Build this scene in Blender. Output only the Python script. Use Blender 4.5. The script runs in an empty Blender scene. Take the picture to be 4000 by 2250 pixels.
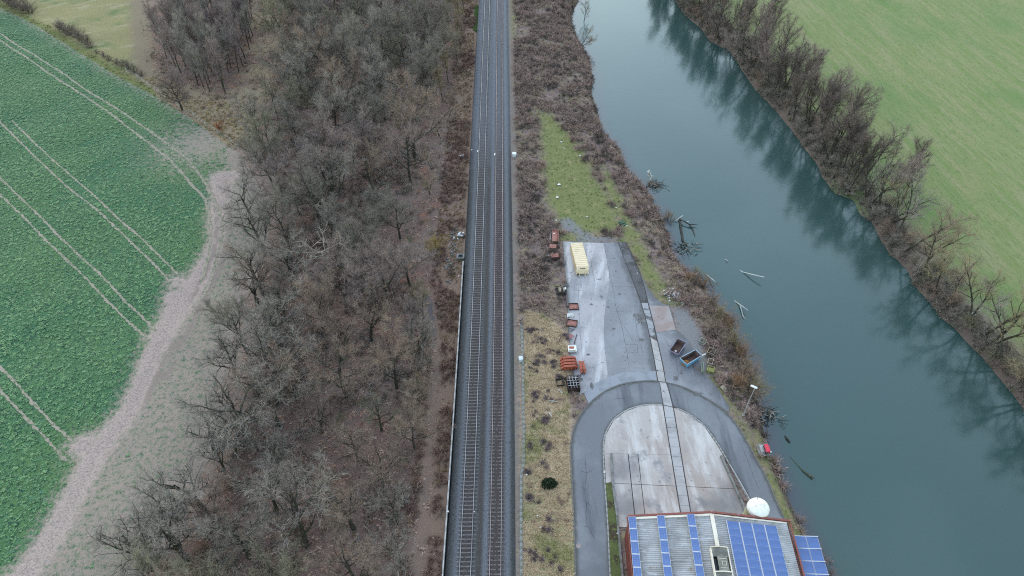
import bpy, math, random
import numpy as np
from mathutils import Vector, Matrix, noise as mnoise
from mathutils.geometry import delaunay_2d_cdt
R = math.radians
scene = bpy.context.scene
COL = scene.collection
np.random.seed(3)

# ------------------------------------------------------------------ camera, sky, sun, exposure
FOC, PITCH, CZ = 2740., R(44.5), 93.6          # focal length in pixels of a 4000 px wide frame, pitch below level, height
cam = bpy.data.cameras.new('camera')
cam.sensor_width = 36.; cam.lens = FOC / 4000. * 36.
cam.clip_start = 1.; cam.clip_end = 6000.
co = bpy.data.objects.new('camera', cam); COL.objects.link(co)
co.location = (0, 0, CZ); co.rotation_euler = (R(90) - PITCH, 0, 0)
scene.camera = co

SUN_EL, SUN_ROT = R(30), R(-22)
world = bpy.data.worlds.new("World"); scene.world = world
world.use_nodes = True
wn = world.node_tree.nodes; wl = world.node_tree.links
bg = wn['Background']; bg.inputs[1].default_value = 0.15
sky = wn.new('ShaderNodeTexSky'); sky.sky_type = 'NISHITA'; sky.sun_disc = False
sky.sun_elevation = SUN_EL; sky.sun_rotation = SUN_ROT
sky.air_density = 1.8; sky.dust_density = 0.5; sky.ozone_density = 1.5; sky.altitude = 120
wl.new(sky.outputs[0], bg.inputs[0])
sun = bpy.data.lights.new('sun', 'SUN'); sun.energy = 0.8; sun.angle = R(165); sun.color = (1, .88, .72)
so = bpy.data.objects.new('sun', sun); COL.objects.link(so)
so.rotation_euler = Vector((math.sin(SUN_ROT) * math.cos(SUN_EL), math.cos(SUN_ROT) * math.cos(SUN_EL), math.sin(SUN_EL))).to_track_quat('Z', 'Y').to_euler()
scene.view_settings.view_transform = 'Standard'; scene.view_settings.look = 'None'
scene.view_settings.exposure = 1.2; scene.view_settings.gamma = 1.0
scene.view_settings.use_curve_mapping = False
scene.cycles.use_denoising = False; scene.cycles.filter_width = 1.1
scene.cycles.max_bounces = 5; scene.cycles.diffuse_bounces = 2; scene.cycles.glossy_bounces = 3

# ------------------------------------------------------------------ survey: photo point -> place on the ground
_c, _s = math.cos(PITCH), math.sin(PITCH)
def G(px, py, z=0.):
    u, v = px - 2000., py - 1125.
    t = (CZ - z) / (FOC * _s + v * _c)
    return (u * t, (FOC * _c - v * _s) * t)
WATER = -2.2
def dens(poly, sp, closed=True):
    out = []; n = len(poly)
    for i in range(n if closed else n - 1):
        a = np.array(poly[i]); b = np.array(poly[(i + 1) % n])
        k = max(1, int(math.ceil(np.linalg.norm(b - a) / sp)))
        for j in range(k): out.append(tuple(a + (b - a) * j / k))
    if not closed: out.append(tuple(poly[-1]))
    return out
def smooth_line(pts, it=2):
    for _ in range(it):
        q = [pts[0]]
        for a, b in zip(pts[:-1], pts[1:]):
            q.append((a[0] * .75 + b[0] * .25, a[1] * .75 + b[1] * .25)); q.append((a[0] * .25 + b[0] * .75, a[1] * .25 + b[1] * .75))
        q.append(pts[-1]); pts = q
    return pts
def seg_dist(P, poly, closed=True):
    P = np.asarray(P, float); A = np.array(poly, float)
    B = np.roll(A, -1, 0)
    if not closed: A, B = A[:-1], B[:-1]
    d = np.full(len(P), 1e18)
    for a, b in zip(A, B):
        ab = b - a; L = ab @ ab
        t = np.clip(((P - a) @ ab) / max(L, 1e-9), 0, 1)
        q = P - (a + t[:, None] * ab); d = np.minimum(d, (q * q).sum(1))
    return np.sqrt(d)
def inside(P, poly):
    P = np.asarray(P, float); A = np.array(poly, float); B = np.roll(A, -1, 0)
    r = np.zeros(len(P), bool)
    for a, b in zip(A, B):
        c = (a[1] > P[:, 1]) != (b[1] > P[:, 1])
        with np.errstate(divide='ignore', invalid='ignore'):
            x = (b[0] - a[0]) * (P[:, 1] - a[1]) / (b[1] - a[1]) + a[0]
        r ^= c & (P[:, 0] < x)
    return r
def sdf(P, poly):
    d = seg_dist(P, poly); return np.where(inside(P, poly), -d, d)
def sstep(x, a, b):
    t = np.clip((x - a) / (b - a), 0, 1); return t * t * (3 - 2 * t)

# track centre line
_rt = np.array([G(x, y, .9) for x, y in ((1934.5, 2190), (1942.2, 1710), (1946.6, 1250), (1949.1, 795), (1950.6, 390), (1951.8, 40))])
_pc = np.polyfit(_rt[:, 1], _rt[:, 0], 3)
def xr(Y):
    Y = np.asarray(Y, float); Yc = np.clip(Y, 38, 226)
    return np.polyval(_pc, Yc) + (Y - Yc) * np.polyval(np.polyder(_pc), Yc)
def xm(Y): return xr(Y) - 2.01          # middle between the two tracks

LB = [(2120, -300), (2210, -120), (2262, 0), (2225, 70), (2250, 140), (2300, 235), (2318, 310), (2310, 365), (2338, 450), (2352, 520), (2420, 585), (2448, 665), (2515, 735), (2545, 780), (2575, 830),
      (2600, 890), (2625, 985), (2672, 1055), (2735, 1105), (2775, 1165), (2835, 1230), (2858, 1290), (2895, 1360), (2935, 1420), (2955, 1500), (2958, 1580), (2975, 1640), (2985, 1690), (2997, 1740), (3018, 1785),
      (3044, 1845), (3064, 1900), (3088, 1966), (3130, 2060), (3190, 2188), (3222, 2260), (3330, 2500), (3500, 2900)]
RB = [(2440, -300), (2560, -110), (2647, 16), (2678, 62), (2730, 103), (2781, 166), (2849, 197), (2911, 290), (2957, 357), (2999, 398), (3041, 445), (3093, 507), (3140, 574), (3191, 636), (3212, 688),
      (3259, 755), (3336, 781), (3362, 838), (3414, 874), (3435, 931), (3481, 993), (3549, 1060), (3569, 1112), (3631, 1174), (3673, 1236), (3725, 1278), (3797, 1355), (3849, 1407), (3890, 1459),
      (3950, 1530), (4010, 1610), (4100, 1720), (4300, 1960), (4600, 2330), (5100, 2900)]
LBw = [G(x, y, WATER) for x, y in LB]; RBw = [G(x, y, WATER) for x, y in RB]
RIVER = LBw + RBw[::-1]
_rivx = np.array(RIVER)
def H(x, y):
    x = np.atleast_1d(np.asarray(x, float)); y = np.atleast_1d(np.asarray(y, float))
    z = np.zeros_like(x)
    d = x - xm(y)
    low = -.3 - 1.0 * sstep(-d, 5, 9) + 1.3 * sstep(-d, 14, 46)
    z = np.where(d < -4.6, low, z)
    n = .22 * np.sin(x * .23 + 1.3 * np.sin(y * .11)) * np.cos(y * .19 + .7 * np.sin(x * .17))
    z = z + n * sstep(-d, 8, 16)
    near = (d > 4) & (x > -5)
    if near.any():
        P = np.stack([x[near], y[near]], 1); r = sdf(P, RIVER)
        b = np.where(r < 0, np.maximum(WATER - .1 + .5 * r, -4.5), WATER - .1 + (0 - WATER + .1) * sstep(r, -.6, 3.4))
        z[near] = z[near] + b
    return z
def GH(px, py, dz=0.):
    z = 0.
    for _ in range(4):
        x, y = G(px, py, z); z = float(H(x, y)[0]) + dz
    return (x, y, z)

# ------------------------------------------------------------------ materials
MATS = {}
def mat(name, base, rough=.9, layers=(), metallic=0., bump=None, spec=.3, coords='Object', ior=None):
    """layers: dicts. noise: s, c, lo, hi, det, rot, st (stretch). attribute: a, c, lo, hi, n (noise scale), amp."""
    if name in MATS: return MATS[name]
    m = bpy.data.materials.new(name); m.use_nodes = True
    nt = m.node_tree; N = nt.nodes; L = nt.links
    b = N['Principled BSDF']; b.inputs['Roughness'].default_value = rough; b.inputs['Metallic'].default_value = metallic
    b.inputs['Specular IOR Level'].default_value = spec
    if ior: b.inputs['IOR'].default_value = ior
    tc = N.new('ShaderNodeTexCoord')
    def noise(s, det=3., rot=0., st=(1, 1, 1), rough_=.55, kind='n'):
        src = tc.outputs[coords]
        if rot or st != (1, 1, 1):
            mp = N.new('ShaderNodeMapping'); mp.vector_type = 'TEXTURE'
            mp.inputs['Rotation'].default_value = (0, 0, rot); mp.inputs['Scale'].default_value = st
            L.new(src, mp.inputs[0]); src = mp.outputs[0]
        if kind == 'v':
            t = N.new('ShaderNodeTexVoronoi'); t.inputs['Scale'].default_value = s
            L.new(src, t.inputs['Vector']); return t.outputs['Distance']
        t = N.new('ShaderNodeTexNoise'); t.inputs['Scale'].default_value = s; t.inputs['Detail'].default_value = det
        t.inputs['Roughness'].default_value = rough_
        L.new(src, t.inputs['Vector']); return t.outputs['Fac']
    def rng(v, lo, hi, soft=True):
        r = N.new('ShaderNodeMapRange'); r.interpolation_type = 'SMOOTHSTEP' if soft else 'LINEAR'
        r.inputs[1].default_value = lo; r.inputs[2].default_value = hi
        if hi < lo:
            r.inputs[1].default_value = hi; r.inputs[2].default_value = lo; r.inputs[3].default_value = 1; r.inputs[4].default_value = 0
        L.new(v, r.inputs[0]); return r.outputs[0]
    cur = None
    def col(c): return (c[0], c[1], c[2], 1)
    b.inputs['Base Color'].default_value = col(base)
    for ly in layers:
        if 'a' in ly:
            at = N.new('ShaderNodeAttribute'); at.attribute_name = ly['a']
            v = at.outputs['Fac']
            if ly.get('amp'):
                n = noise(ly.get('n', 1.), ly.get('det', 4.), rough_=ly.get('rg', .65))
                ma = N.new('ShaderNodeMath'); ma.operation = 'MULTIPLY_ADD'; ma.inputs[1].default_value = ly['amp']; ma.inputs[2].default_value = -ly['amp'] / 2
                L.new(n, ma.inputs[0]); ad = N.new('ShaderNodeMath'); ad.operation = 'ADD'
                L.new(v, ad.inputs[0]); L.new(ma.outputs[0], ad.inputs[1]); v = ad.outputs[0]
        else:
            v = noise(ly['s'], ly.get('det', 3.), ly.get('rot', 0.), ly.get('st', (1, 1, 1)), ly.get('rg', .55), ly.get('k', 'n'))
        f = rng(v, ly['lo'], ly['hi'])
        if ly.get('m', 1.) != 1.:
            mu = N.new('ShaderNodeMath'); mu.operation = 'MULTIPLY'; mu.inputs[1].default_value = ly['m']; L.new(f, mu.inputs[0]); f = mu.outputs[0]
        mx = N.new('ShaderNodeMix'); mx.data_type = 'RGBA'
        if cur is None: mx.inputs[6].default_value = col(base)
        else: L.new(cur, mx.inputs[6])
        mx.inputs[7].default_value = col(ly['c']); L.new(f, mx.inputs[0])
        cur = mx.outputs[2]
    if cur is not None: L.new(cur, b.inputs['Base Color'])
    if bump:
        n = noise(bump[0], bump[2] if len(bump) > 2 else 4.)
        bp = N.new('ShaderNodeBump'); bp.inputs['Strength'].default_value = 1.; bp.inputs['Distance'].default_value = bump[1]
        L.new(n, bp.inputs['Height']); L.new(bp.outputs[0], b.inputs['Normal'])
    MATS[name] = m; return m

M_BARK = mat('bark', (.05, .046, .038), .95, [dict(s=1.2, c=(.08, .082, .045), lo=.45, hi=.65), dict(s=7, c=(.03, .027, .025), lo=.5, hi=.7)], bump=(14, .02))
def twig(n, c, d): return mat('twigs_' + n, c, .95, [dict(s=.8, c=d, lo=.4, hi=.65)])
T_GREY = twig('grey', (0.34, 0.295, 0.25), (0.22, 0.195, 0.165))
T_PURP = twig('purple', (0.32, 0.25, 0.225), (0.215, 0.172, 0.158))
T_BROWN = twig('brown', (0.32, 0.235, 0.18), (0.21, 0.16, 0.125))
T_OLIVE = twig('olive', (0.34, 0.275, 0.17), (0.22, 0.185, 0.115))
T_GOLD = twig('golden', (0.42, 0.3, 0.1), (0.28, 0.2, 0.075))
T_RUST = twig('rust', (0.31, 0.19, 0.105), (0.21, 0.13, 0.08))
T_PINK = twig('pink', (0.38, 0.27, 0.225), (0.27, 0.19, 0.16))
T_BANK = twig('bank', (0.22, 0.17, 0.145), (0.15, 0.12, 0.105))
T_MOSS = twig('moss', (.27, .245, .17), (.17, .16, .105))
T_DEEP = twig('deep', (0.255, 0.225, 0.185), (0.17, 0.15, 0.12))
T_DARK = twig('dark', (0.15, 0.12, 0.105), (0.11, 0.088, 0.075))
M_DEAD = mat('dead_wood', (.36, .31, .25), .9, [dict(s=1.5, c=(.2, .165, .13), lo=.45, hi=.7)])
M_DRIFT = mat('drift_wood', (.5, .5, .47), .8, [dict(s=2.5, c=(.25, .23, .2), lo=.5, hi=.7)])
M_WETWOOD = mat('wet_wood', (.03, .028, .022), .6, [dict(s=3, c=(.06, .055, .035), lo=.5, hi=.7)])

# ------------------------------------------------------------------ object helpers
def tag(o, label=None, cat=None, group=None, kind=None):
    if label: o['label'] = label
    if cat: o['category'] = cat
    if group: o['group'] = group
    if kind: o['kind'] = kind
    return o
def thing(name, label, cat, loc=(0, 0, 0), rz=0., group=None):
    o = bpy.data.objects.new(name, None); o.empty_display_size = .3; COL.objects.link(o)
    o.location = loc; o.rotation_euler = (0, 0, rz); return tag(o, label, cat, group)
def link(name, me, m=None, parent=None):
    o = bpy.data.objects.new(name, me); COL.objects.link(o)
    if m is not None and not me.materials:
        for q in (m if isinstance(m, (list, tuple)) else [m]): me.materials.append(q)
    if parent is not None: o.parent = parent
    return o
class MB:
    def __init__(s): s.v = []; s.f = []; s.mi = []
    def face(s, pts, mi=0):
        k = len(s.v); s.v += [tuple(p) for p in pts]; s.f.append(tuple(range(k, k + len(pts)))); s.mi.append(mi)
    def box(s, c, d, rz=0., mi=0, M=None, taper=1.):
        x, y, z = d[0] / 2, d[1] / 2, d[2] / 2
        P = [(-x, -y, -z), (x, -y, -z), (x, y, -z), (-x, y, -z), (-x * taper, -y * taper, z), (x * taper, -y * taper, z), (x * taper, y * taper, z), (-x * taper, y * taper, z)]
        cr, sr = math.cos(rz), math.sin(rz)
        P = [Vector((a * cr - b * sr + c[0], a * sr + b * cr + c[1], e + c[2])) for a, b, e in P]
        if M is not None: P = [M @ p for p in P]
        k = len(s.v); s.v += [tuple(p) for p in P]
        for q in ((3, 2, 1, 0), (4, 5, 6, 7), (0, 1, 5, 4), (1, 2, 6, 5), (2, 3, 7, 6), (3, 0, 4, 7)):
            s.f.append(tuple(k + i for i in q)); s.mi.append(mi)
        return s
    def bar(s, a, b, w, h=None, mi=0):
        a, b = Vector(a), Vector(b); h = h or w
        q = (b - a).to_track_quat('X', 'Z').to_matrix().to_4x4(); q.translation = (a + b) / 2
        return s.box((0, 0, 0), ((b - a).length, w, h), M=q, mi=mi)
    def tube(s, pts, rad, n=6, mi=0, cap=True):
        pts = [Vector(p) for p in pts]; k0 = len(s.v); m = len(pts)
        for i, p in enumerate(pts):
            d = (pts[min(i + 1, m - 1)] - pts[max(i - 1, 0)])
            if d.length < 1e-9: d = Vector((0, 0, 1))
            d.normalize(); ax = Vector((1, 0, 0)) if abs(d.x) < .8 else Vector((0, 1, 0))
            u = d.cross(ax).normalized(); w = d.cross(u)
            r = rad[i] if hasattr(rad, '__len__') else rad
            for j in range(n):
                t = 2 * math.pi * j / n; s.v.append(tuple(p + (u * math.cos(t) + w * math.sin(t)) * r))
        for i in range(m - 1):
            for j in range(n):
                a = k0 + i * n + j; b = k0 + i * n + (j + 1) % n
                s.f.append((a, b, b + n, a + n)); s.mi.append(mi)
        if cap and n > 2:
            s.f.append(tuple(k0 + j for j in range(n))[::-1]); s.f.append(tuple(k0 + (m - 1) * n + j for j in range(n))); s.mi += [mi, mi]
        return s
    def prism(s, poly, z0, z1, mi=0):
        n = len(poly); k = len(s.v)
        s.v += [(p[0], p[1], z0) for p in poly] + [(p[0], p[1], z1) for p in poly]
        ar = sum(poly[i][0] * poly[(i + 1) % n][1] - poly[(i + 1) % n][0] * poly[i][1] for i in range(n))
        ix = list(range(n)) if ar > 0 else list(range(n))[::-1]
        s.f.append(tuple(k + n + i for i in ix)); s.f.append(tuple(k + i for i in ix[::-1])); s.mi += [mi, mi]
        for a in range(n):
            i, j = ix[a], ix[(a + 1) % n]; s.f.append((k + i, k + j, k + n + j, k + n + i)); s.mi.append(mi)
        return s
    def lathe(s, prof, n=20, c=(0, 0, 0), mi=0):
        k = len(s.v)
        for r, z in prof:
            for j in range(n):
                t = 2 * math.pi * j / n; s.v.append((c[0] + r * math.cos(t), c[1] + r * math.sin(t), c[2] + z))
        for i in range(len(prof) - 1):
            for j in range(n):
                a = k + i * n + j; b = k + i * n + (j + 1) % n; s.f.append((a, b, b + n, a + n)); s.mi.append(mi)
        return s
    def mesh(s, name):
        me = bpy.data.meshes.new(name); me.from_pydata(s.v, [], s.f)
        if any(s.mi): me.polygons.foreach_set('material_index', s.mi)
        me.update(); return me
    def build(s, name, m, parent=None, smooth=False):
        me = s.mesh(name)
        if smooth: me.polygons.foreach_set('use_smooth', [True] * len(me.polygons))
        return link(name, me, m, parent)
def tri_mesh(name, V, T=None, attrs=None):
    V = np.asarray(V, np.float32).reshape(-1, 3)
    if T is None: T = np.arange(len(V)).reshape(-1, 3)
    T = np.asarray(T, np.int32).reshape(-1, 3)
    me = bpy.data.meshes.new(name)
    me.vertices.add(len(V)); me.vertices.foreach_set('co', V.ravel())
    me.loops.add(T.size); me.loops.foreach_set('vertex_index', T.ravel())
    me.polygons.add(len(T)); me.polygons.foreach_set('loop_start', np.arange(0, T.size, 3, dtype=np.int32))
    me.polygons.foreach_set('loop_total', np.full(len(T), 3, np.int32))
    for k, a in (attrs or {}).items():
        at = me.attributes.new(k, 'FLOAT', 'POINT'); at.data.foreach_set('value', np.asarray(a, np.float32))
    me.update(calc_edges=True); return me
def region(name, poly, sp, m, zf=None, lift=0., attrs=None, bsp=None, smooth=True, holes=()):
    """a ground sheet filling the polygon POLY (world xy), vertices every SP metres; attrs: name -> f(P)"""
    bsp = bsp or sp
    loops = [dens(poly, bsp)] + [dens(h, bsp) for h in holes]
    allb = [p for l in loops for p in l]; edges = []; k = 0
    for l in loops:
        edges += [(k + i, k + (i + 1) % len(l)) for i in range(len(l))]; k += len(l)
    A = np.array(poly); x0, y0 = A.min(0); x1, y1 = A.max(0)
    gx, gy = np.meshgrid(np.arange(x0, x1, sp), np.arange(y0, y1, sp)); g = np.stack([gx.ravel(), gy.ravel()], 1)
    g = g + np.random.RandomState(1).uniform(-.3, .3, g.shape) * sp
    g = g[inside(g, poly)]
    for h in holes: g = g[~inside(g, h)]
    if len(g): g = g[seg_dist(g, loops[0]) > sp * .45]
    pts = [Vector(p) for p in allb] + [Vector(p) for p in g]
    r = delaunay_2d_cdt(pts, edges, [], 1, 1e-5)
    P = np.array([tuple(v) for v in r[0]]); T = np.array([f for f in r[2] if len(f) == 3])
    if holes:
        c = P[T].mean(1); keep = np.ones(len(T), bool)
        for h in holes: keep &= ~inside(c, h)
        T = T[keep]
    a, b, c = P[T[:, 0]], P[T[:, 1]], P[T[:, 2]]
    fl = ((b - a)[:, 0] * (c - a)[:, 1] - (b - a)[:, 1] * (c - a)[:, 0]) < 0
    T[fl] = T[fl][:, ::-1]
    z = (zf or H)(P[:, 0], P[:, 1]) + lift if not isinstance(zf, (int, float)) else np.full(len(P), zf + lift)
    me = tri_mesh(name, np.column_stack([P, z]), T, {k: f(P) for k, f in (attrs or {}).items()})
    if smooth: me.polygons.foreach_set('use_smooth', [True] * len(me.polygons))
    o = link(name, me, m); o['kind'] = 'structure'; return o
def W(pts, z=None): return [GH(x, y)[:2] if z is None else G(x, y, z) for x, y in pts]
def px_poly(pts, z=0.): return [G(x, y, z) for x, y in pts]

# ------------------------------------------------------------------ ground sheets
M_SOIL = mat('soil', (.16, .13, .1), .95, [dict(s=.05, c=(.12, .13, .07), lo=.4, hi=.6)])
base = MB(); xs = [-1800, -300, 300, 1800]
base.face([(-1800, -600, -5.2), (1800, -600, -5.2), (1800, 2600, -5.2), (-1800, 2600, -5.2)])
base.build('ground', M_SOIL)['kind'] = 'structure'

HL = smooth_line([(-500, -230), (0, 31), (93, 72), (222, 150), (362, 238), (481, 310), (621, 383), (750, 466), (880, 564), (932, 595)], 1)
FE = smooth_line([(932, 595), (1010, 720), (1055, 850), (1040, 1000), (980, 1120), (925, 1240), (905, 1360), (915, 1450), (880, 1600), (850, 1720), (790, 1860), (720, 2000), (640, 2130), (560, 2260), (400, 2500), (250, 2760)], 1)
HLw = dens(W(HL), 1.2, False); FEw = dens(W(FE), 1.2, False)
YB, YT = 16., 330.
BLw = [(float(xm(Y)) - 4.9, Y) for Y in np.arange(YB, YT + 1, 6.)]
BRw = [(float(xm(Y)) + 4.75, Y) for Y in np.arange(YB, YT + 1, 6.)]

# the field: rape crop, tramlines, bare headland
TRAM = [[(-30, 105), (0, 132), (67, 176), (155, 228), (259, 295), (336, 352), (440, 414), (518, 466), (595, 518), (673, 575), (745, 631), (807, 725), (823, 755), (854, 817), (870, 879), (868, 920), (854, 973), (828, 1086), (800, 1150)],
        [(-30, 128), (0, 158), (104, 223), (207, 298), (311, 362), (404, 424), (481, 481), (559, 543), (621, 590), (688, 647), (750, 725), (782, 750), (813, 807), (823, 869), (823, 931), (807, 1040), (780, 1110)],
        [(47, 471), (119, 543), (207, 626), (279, 688), (352, 750), (404, 797), (466, 859), (523, 905), (580, 957), (637, 1014), (694, 1071)],
        [(-20, 455), (0, 476), (62, 538), (129, 605), (207, 678), (285, 750), (352, 797), (414, 853), (487, 921), (543, 978), (606, 1035), (668, 1107)],
        [(-20, 672), (0, 694), (57, 750), (93, 786), (160, 848), (223, 916), (290, 978), (336, 1024), (404, 1081), (466, 1154), (518, 1205), (569, 1252), (611, 1293)],
        [(-20, 740), (21, 781), (104, 859), (181, 942), (259, 1014), (331, 1081), (393, 1149), (455, 1211), (518, 1273), (585, 1330)],
        [(-20, 1410), (0, 1433), (67, 1500), (114, 1557), (171, 1619), (217, 1666), (280, 1723)],
        [(-20, 1495), (0, 1521), (67, 1598), (129, 1660), (192, 1728), (259, 1800)]]
TRAMw = [W(t) for t in TRAM]
BARE = [((855, 690), 52), ((870, 770), 62), ((845, 850), 45), ((850, 930), 40), ((820, 1010), 55), ((770, 1100), 75), ((700, 1200), 85), ((650, 1290), 80), ((600, 1380), 62), ((565, 1480), 62), ((520, 1590), 72), ((440, 1690), 75), ((370, 1790), 78),
        ((300, 1920), 78), ((235, 2050), 80), ((160, 2170), 85), ((60, 2280), 95), ((-60, 2400), 110)]
_bc = np.array(W([b[0] for b in BARE])); _bw = np.array([b[1] / 2 / (.00769 * (b[0][1] + 1567)) * 1.22 for b in BARE])
def bare_d(P):
    """signed distance to the trodden headland strip (negative inside)"""
    d = np.full(len(P), 1e9)
    for i in range(len(_bc) - 1):
        a, b = _bc[i], _bc[i + 1]; ab = b - a; t = np.clip(((P - a) @ ab) / (ab @ ab), 0, 1)
        q = P - (a + t[:, None] * ab); d = np.minimum(d, np.sqrt((q * q).sum(1)) - (_bw[i] + (_bw[i + 1] - _bw[i]) * t))
    for (x, y), r in (((690, 1100), 1.2), ((600, 1310), 1.0), ((330, 1740), 2.), ((900, 690), 2.4), ((690, 1160), 2.)):
        d = np.minimum(d, np.sqrt(((P - np.array(GH(x, y)[:2])) ** 2).sum(1)) - r)
    return d
FIELD = HLw + FEw[1:] + [(-60, 18.), (-260, 18.), (-420, 120), (-420, 300)]
def right_of_bare(P):
    best = np.full(len(P), 1e18); sg = np.zeros(len(P))
    for a, b in zip(_bc[:-1], _bc[1:]):
        ab = b - a; t = np.clip(((P - a) @ ab) / (ab @ ab), 0, 1); q = P - (a + t[:, None] * ab); d = (q * q).sum(1)
        c = ab[0] * (P[:, 1] - a[1]) - ab[1] * (P[:, 0] - a[0]); m = d < best; best[m] = d[m]; sg[m] = c[m]
    return (sg > 0) & (P[:, 1] < _bc[0][1] + 2)
def thin_f(P):      # how thinly the crop stands: towards the wood and in the far corner
    dF = seg_dist(P, FEw, False); dH = seg_dist(P, HLw, False)
    c = np.array(GH(800, 560)[:2]); far = np.sqrt(((P - c) ** 2).sum(1))
    t = np.maximum(1.2 - dF / 9., np.maximum(.72 - dH / 12., .95 - far / 36.)); B = bare_d(P)
    t = np.maximum(t, .82 - np.maximum(B, 0) / 7.)
    return np.where(right_of_bare(P), np.clip(t, .86, 1.02), t)
M_FIELD = mat('field_crop', (.052, .14, .06), .9, [
    dict(s=.06, c=(.085, .17, .06), lo=.4, hi=.62, det=5), dict(s=.9, c=(.08, .18, .1), lo=.5, hi=.75, det=4),
    dict(s=2.6, c=(.012, .045, .03), lo=.5, hi=.62, det=4, rg=.75), dict(s=1.7, c=(.19, .24, .15), lo=.6, hi=.74, det=5, rg=.75),
    dict(a='thin', c=(.31, .245, .2), lo=.5, hi=.95, n=1.1, amp=3.4, det=8, rg=.92),
    dict(a='bare', c=(.41, .315, .27), lo=.7, hi=-.7, n=.9, amp=9., det=8, rg=.92), 
    dict(a='baredark', c=(.2, .175, .16), lo=.5, hi=.8, n=3.5, amp=1.6, m=.8, det=4), dict(a='baredark', c=(.5, .44, .4), lo=.95, hi=1.3, n=2.2, amp=1.8, m=.8, det=4), dict(a='rut', c=(.25, .195, .165), lo=.75, hi=.3, n=1., amp=.3, m=.85)], bump=(3.2, .12))
ruts = [W([(880, 700), (895, 800), (900, 900), (875, 1010), (830, 1120), (760, 1250), (690, 1380), (650, 1480)]),
        W([(815, 720), (842, 800), (848, 880), (838, 980), (800, 1080), (735, 1180)]), W([(700, 1300), (640, 1420), (600, 1500), (560, 1600)])]
def rut_d(P):
    d = np.full(len(P), 1e9)
    for r_ in ruts: d = np.minimum(d, seg_dist(P, r_, False))
    return d
region('crop_field', FIELD, 1.2, M_FIELD, attrs={'bare': bare_d, 'thin': thin_f, 'rut': rut_d, 'baredark': lambda P: np.maximum(.62 * sstep(-bare_d(P), -1.5, 1.), .5 * sstep(thin_f(P), .4, 1.))})
M_RUT = mat('wheel_track_soil', (.31, .265, .2), .95, [dict(s=1.3, c=(.15, .17, .105), lo=.45, hi=.62), dict(s=5, c=(.38, .33, .26), lo=.5, hi=.7)], bump=(5, .05))
def ribbon(pts, w, z0, seed, rag=.5):
    rs = random.Random(seed); pts = dens(smooth_line(pts, 2), .45, False); V = []; T = []
    P = np.array(pts); D = np.gradient(P, axis=0); D /= np.linalg.norm(D, axis=1)[:, None]; Nn = np.stack([-D[:, 1], D[:, 0]], 1)
    for i in range(len(P)):
        a = w * (.5 + rs.uniform(-rag, rag) * .5) * (.75 + .5 * math.sin(i * .13) ** 2); b = w * (.5 + rs.uniform(-rag, rag) * .5)
        V += [P[i] - Nn[i] * a, P[i] + Nn[i] * b]
        if i: k = 2 * i; T += [(k - 2, k - 1 + 0, k + 1), (k - 2, k + 1, k)]
    V = np.array(V); T = np.array(T)[:, ::-1]
    return np.column_stack([V, H(V[:, 0], V[:, 1]) + z0]), T
for i, t in enumerate(TRAMw):
    V, T = ribbon(t, .42 if i > 1 else .55, .03, i, .75)
    o = link('wheel_track', tri_mesh('wheel_track', V, T), M_RUT); o['kind'] = 'structure'

# rough pasture beyond the hedge, woodland floor
ML = W([(621, 383), (575, 300), (560, 200), (550, 90), (545, -20), (540, -160), (530, -330)])
MEADOW = [(-420, 300)] + HLw[:HLw.index(min(HLw, key=lambda p: (p[0] - ML[0][0]) ** 2 + (p[1] - ML[0][1]) ** 2)) + 1]
ih = len(MEADOW) - 1
MLd = dens([HLw[ih - 1]] + ML[1:], 1.2, False)
MEADOW = MEADOW + MLd[1:] + [(-420, 360)]
M_MEADOW = mat('rough_pasture', (.25, .22, .1), .95, [dict(s=.08, c=(.135, .175, .065), lo=.48, hi=.66, det=4), dict(s=.35, c=(.33, .285, .17), lo=.5, hi=.7, rot=.5, st=(3, 1, 1), det=5),
    dict(s=2.2, c=(.13, .14, .07), lo=.52, hi=.72, det=4), dict(a='wood', c=(.21, .165, .11), lo=5., hi=1., n=.4, amp=6., det=6, rg=.8), dict(a='hedge', c=(.14, .16, .05), lo=3.2, hi=1., n=.4, amp=3.)], bump=(2.5, .15))
region('pasture', MEADOW, 1.8, M_MEADOW, bsp=1.2, attrs={'wood': lambda P: seg_dist(P, MLd, False), 'hedge': lambda P: seg_dist(P, HLw, False)})
FLOOR = HLw[ih - 1:] + FEw[1:] + [(float(xm(YB)) - 4.9, YB)] + BLw[1:] + [(-120, YT)] + MLd[1:][::-1]
M_FLOOR = mat('leaf_litter_floor', (.165, .105, .084), .95, [dict(s=.09, c=(.21, .155, .13), lo=.45, hi=.68, det=5), dict(s=.3, c=(.24, .115, .078), lo=.52, hi=.7),
    dict(s=1.1, c=(.09, .068, .056), lo=.5, hi=.68, det=4, rg=.7), dict(s=4.5, c=(.3, .225, .19), lo=.54, hi=.72, det=3), dict(s=.22, c=(.075, .085, .035), lo=.62, hi=.75, det=4),
    dict(a='edge', c=(.29, .215, .17), lo=3., hi=-3., n=.5, amp=9., m=.9, det=6, rg=.7), dict(a='pathside', c=(.25, .185, .15), lo=2.2, hi=1., n=.5, amp=2., m=.6), dict(a='path', c=(.1, .095, .1), lo=.95, hi=.45, n=.8, amp=.7, m=.8),
    dict(a='verge', c=(.25, .175, .13), lo=1.5, hi=-.4, n=.5, amp=2.2, m=.8), dict(a='past', c=(.21, .165, .11), lo=5., hi=1., n=.4, amp=6., det=6, rg=.8), dict(a='brown', c=(.31, .25, .15), lo=.3, hi=1.1, n=.35, amp=1.6, m=.75, det=6, rg=.75)], bump=(3, .15))
PATHw = W([(1668, 1150), (1700, 1280), (1705, 1400), (1700, 1500), (1690, 1640), (1676, 1800), (1664, 1960), (1650, 2100), (1630, 2300)])
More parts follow.
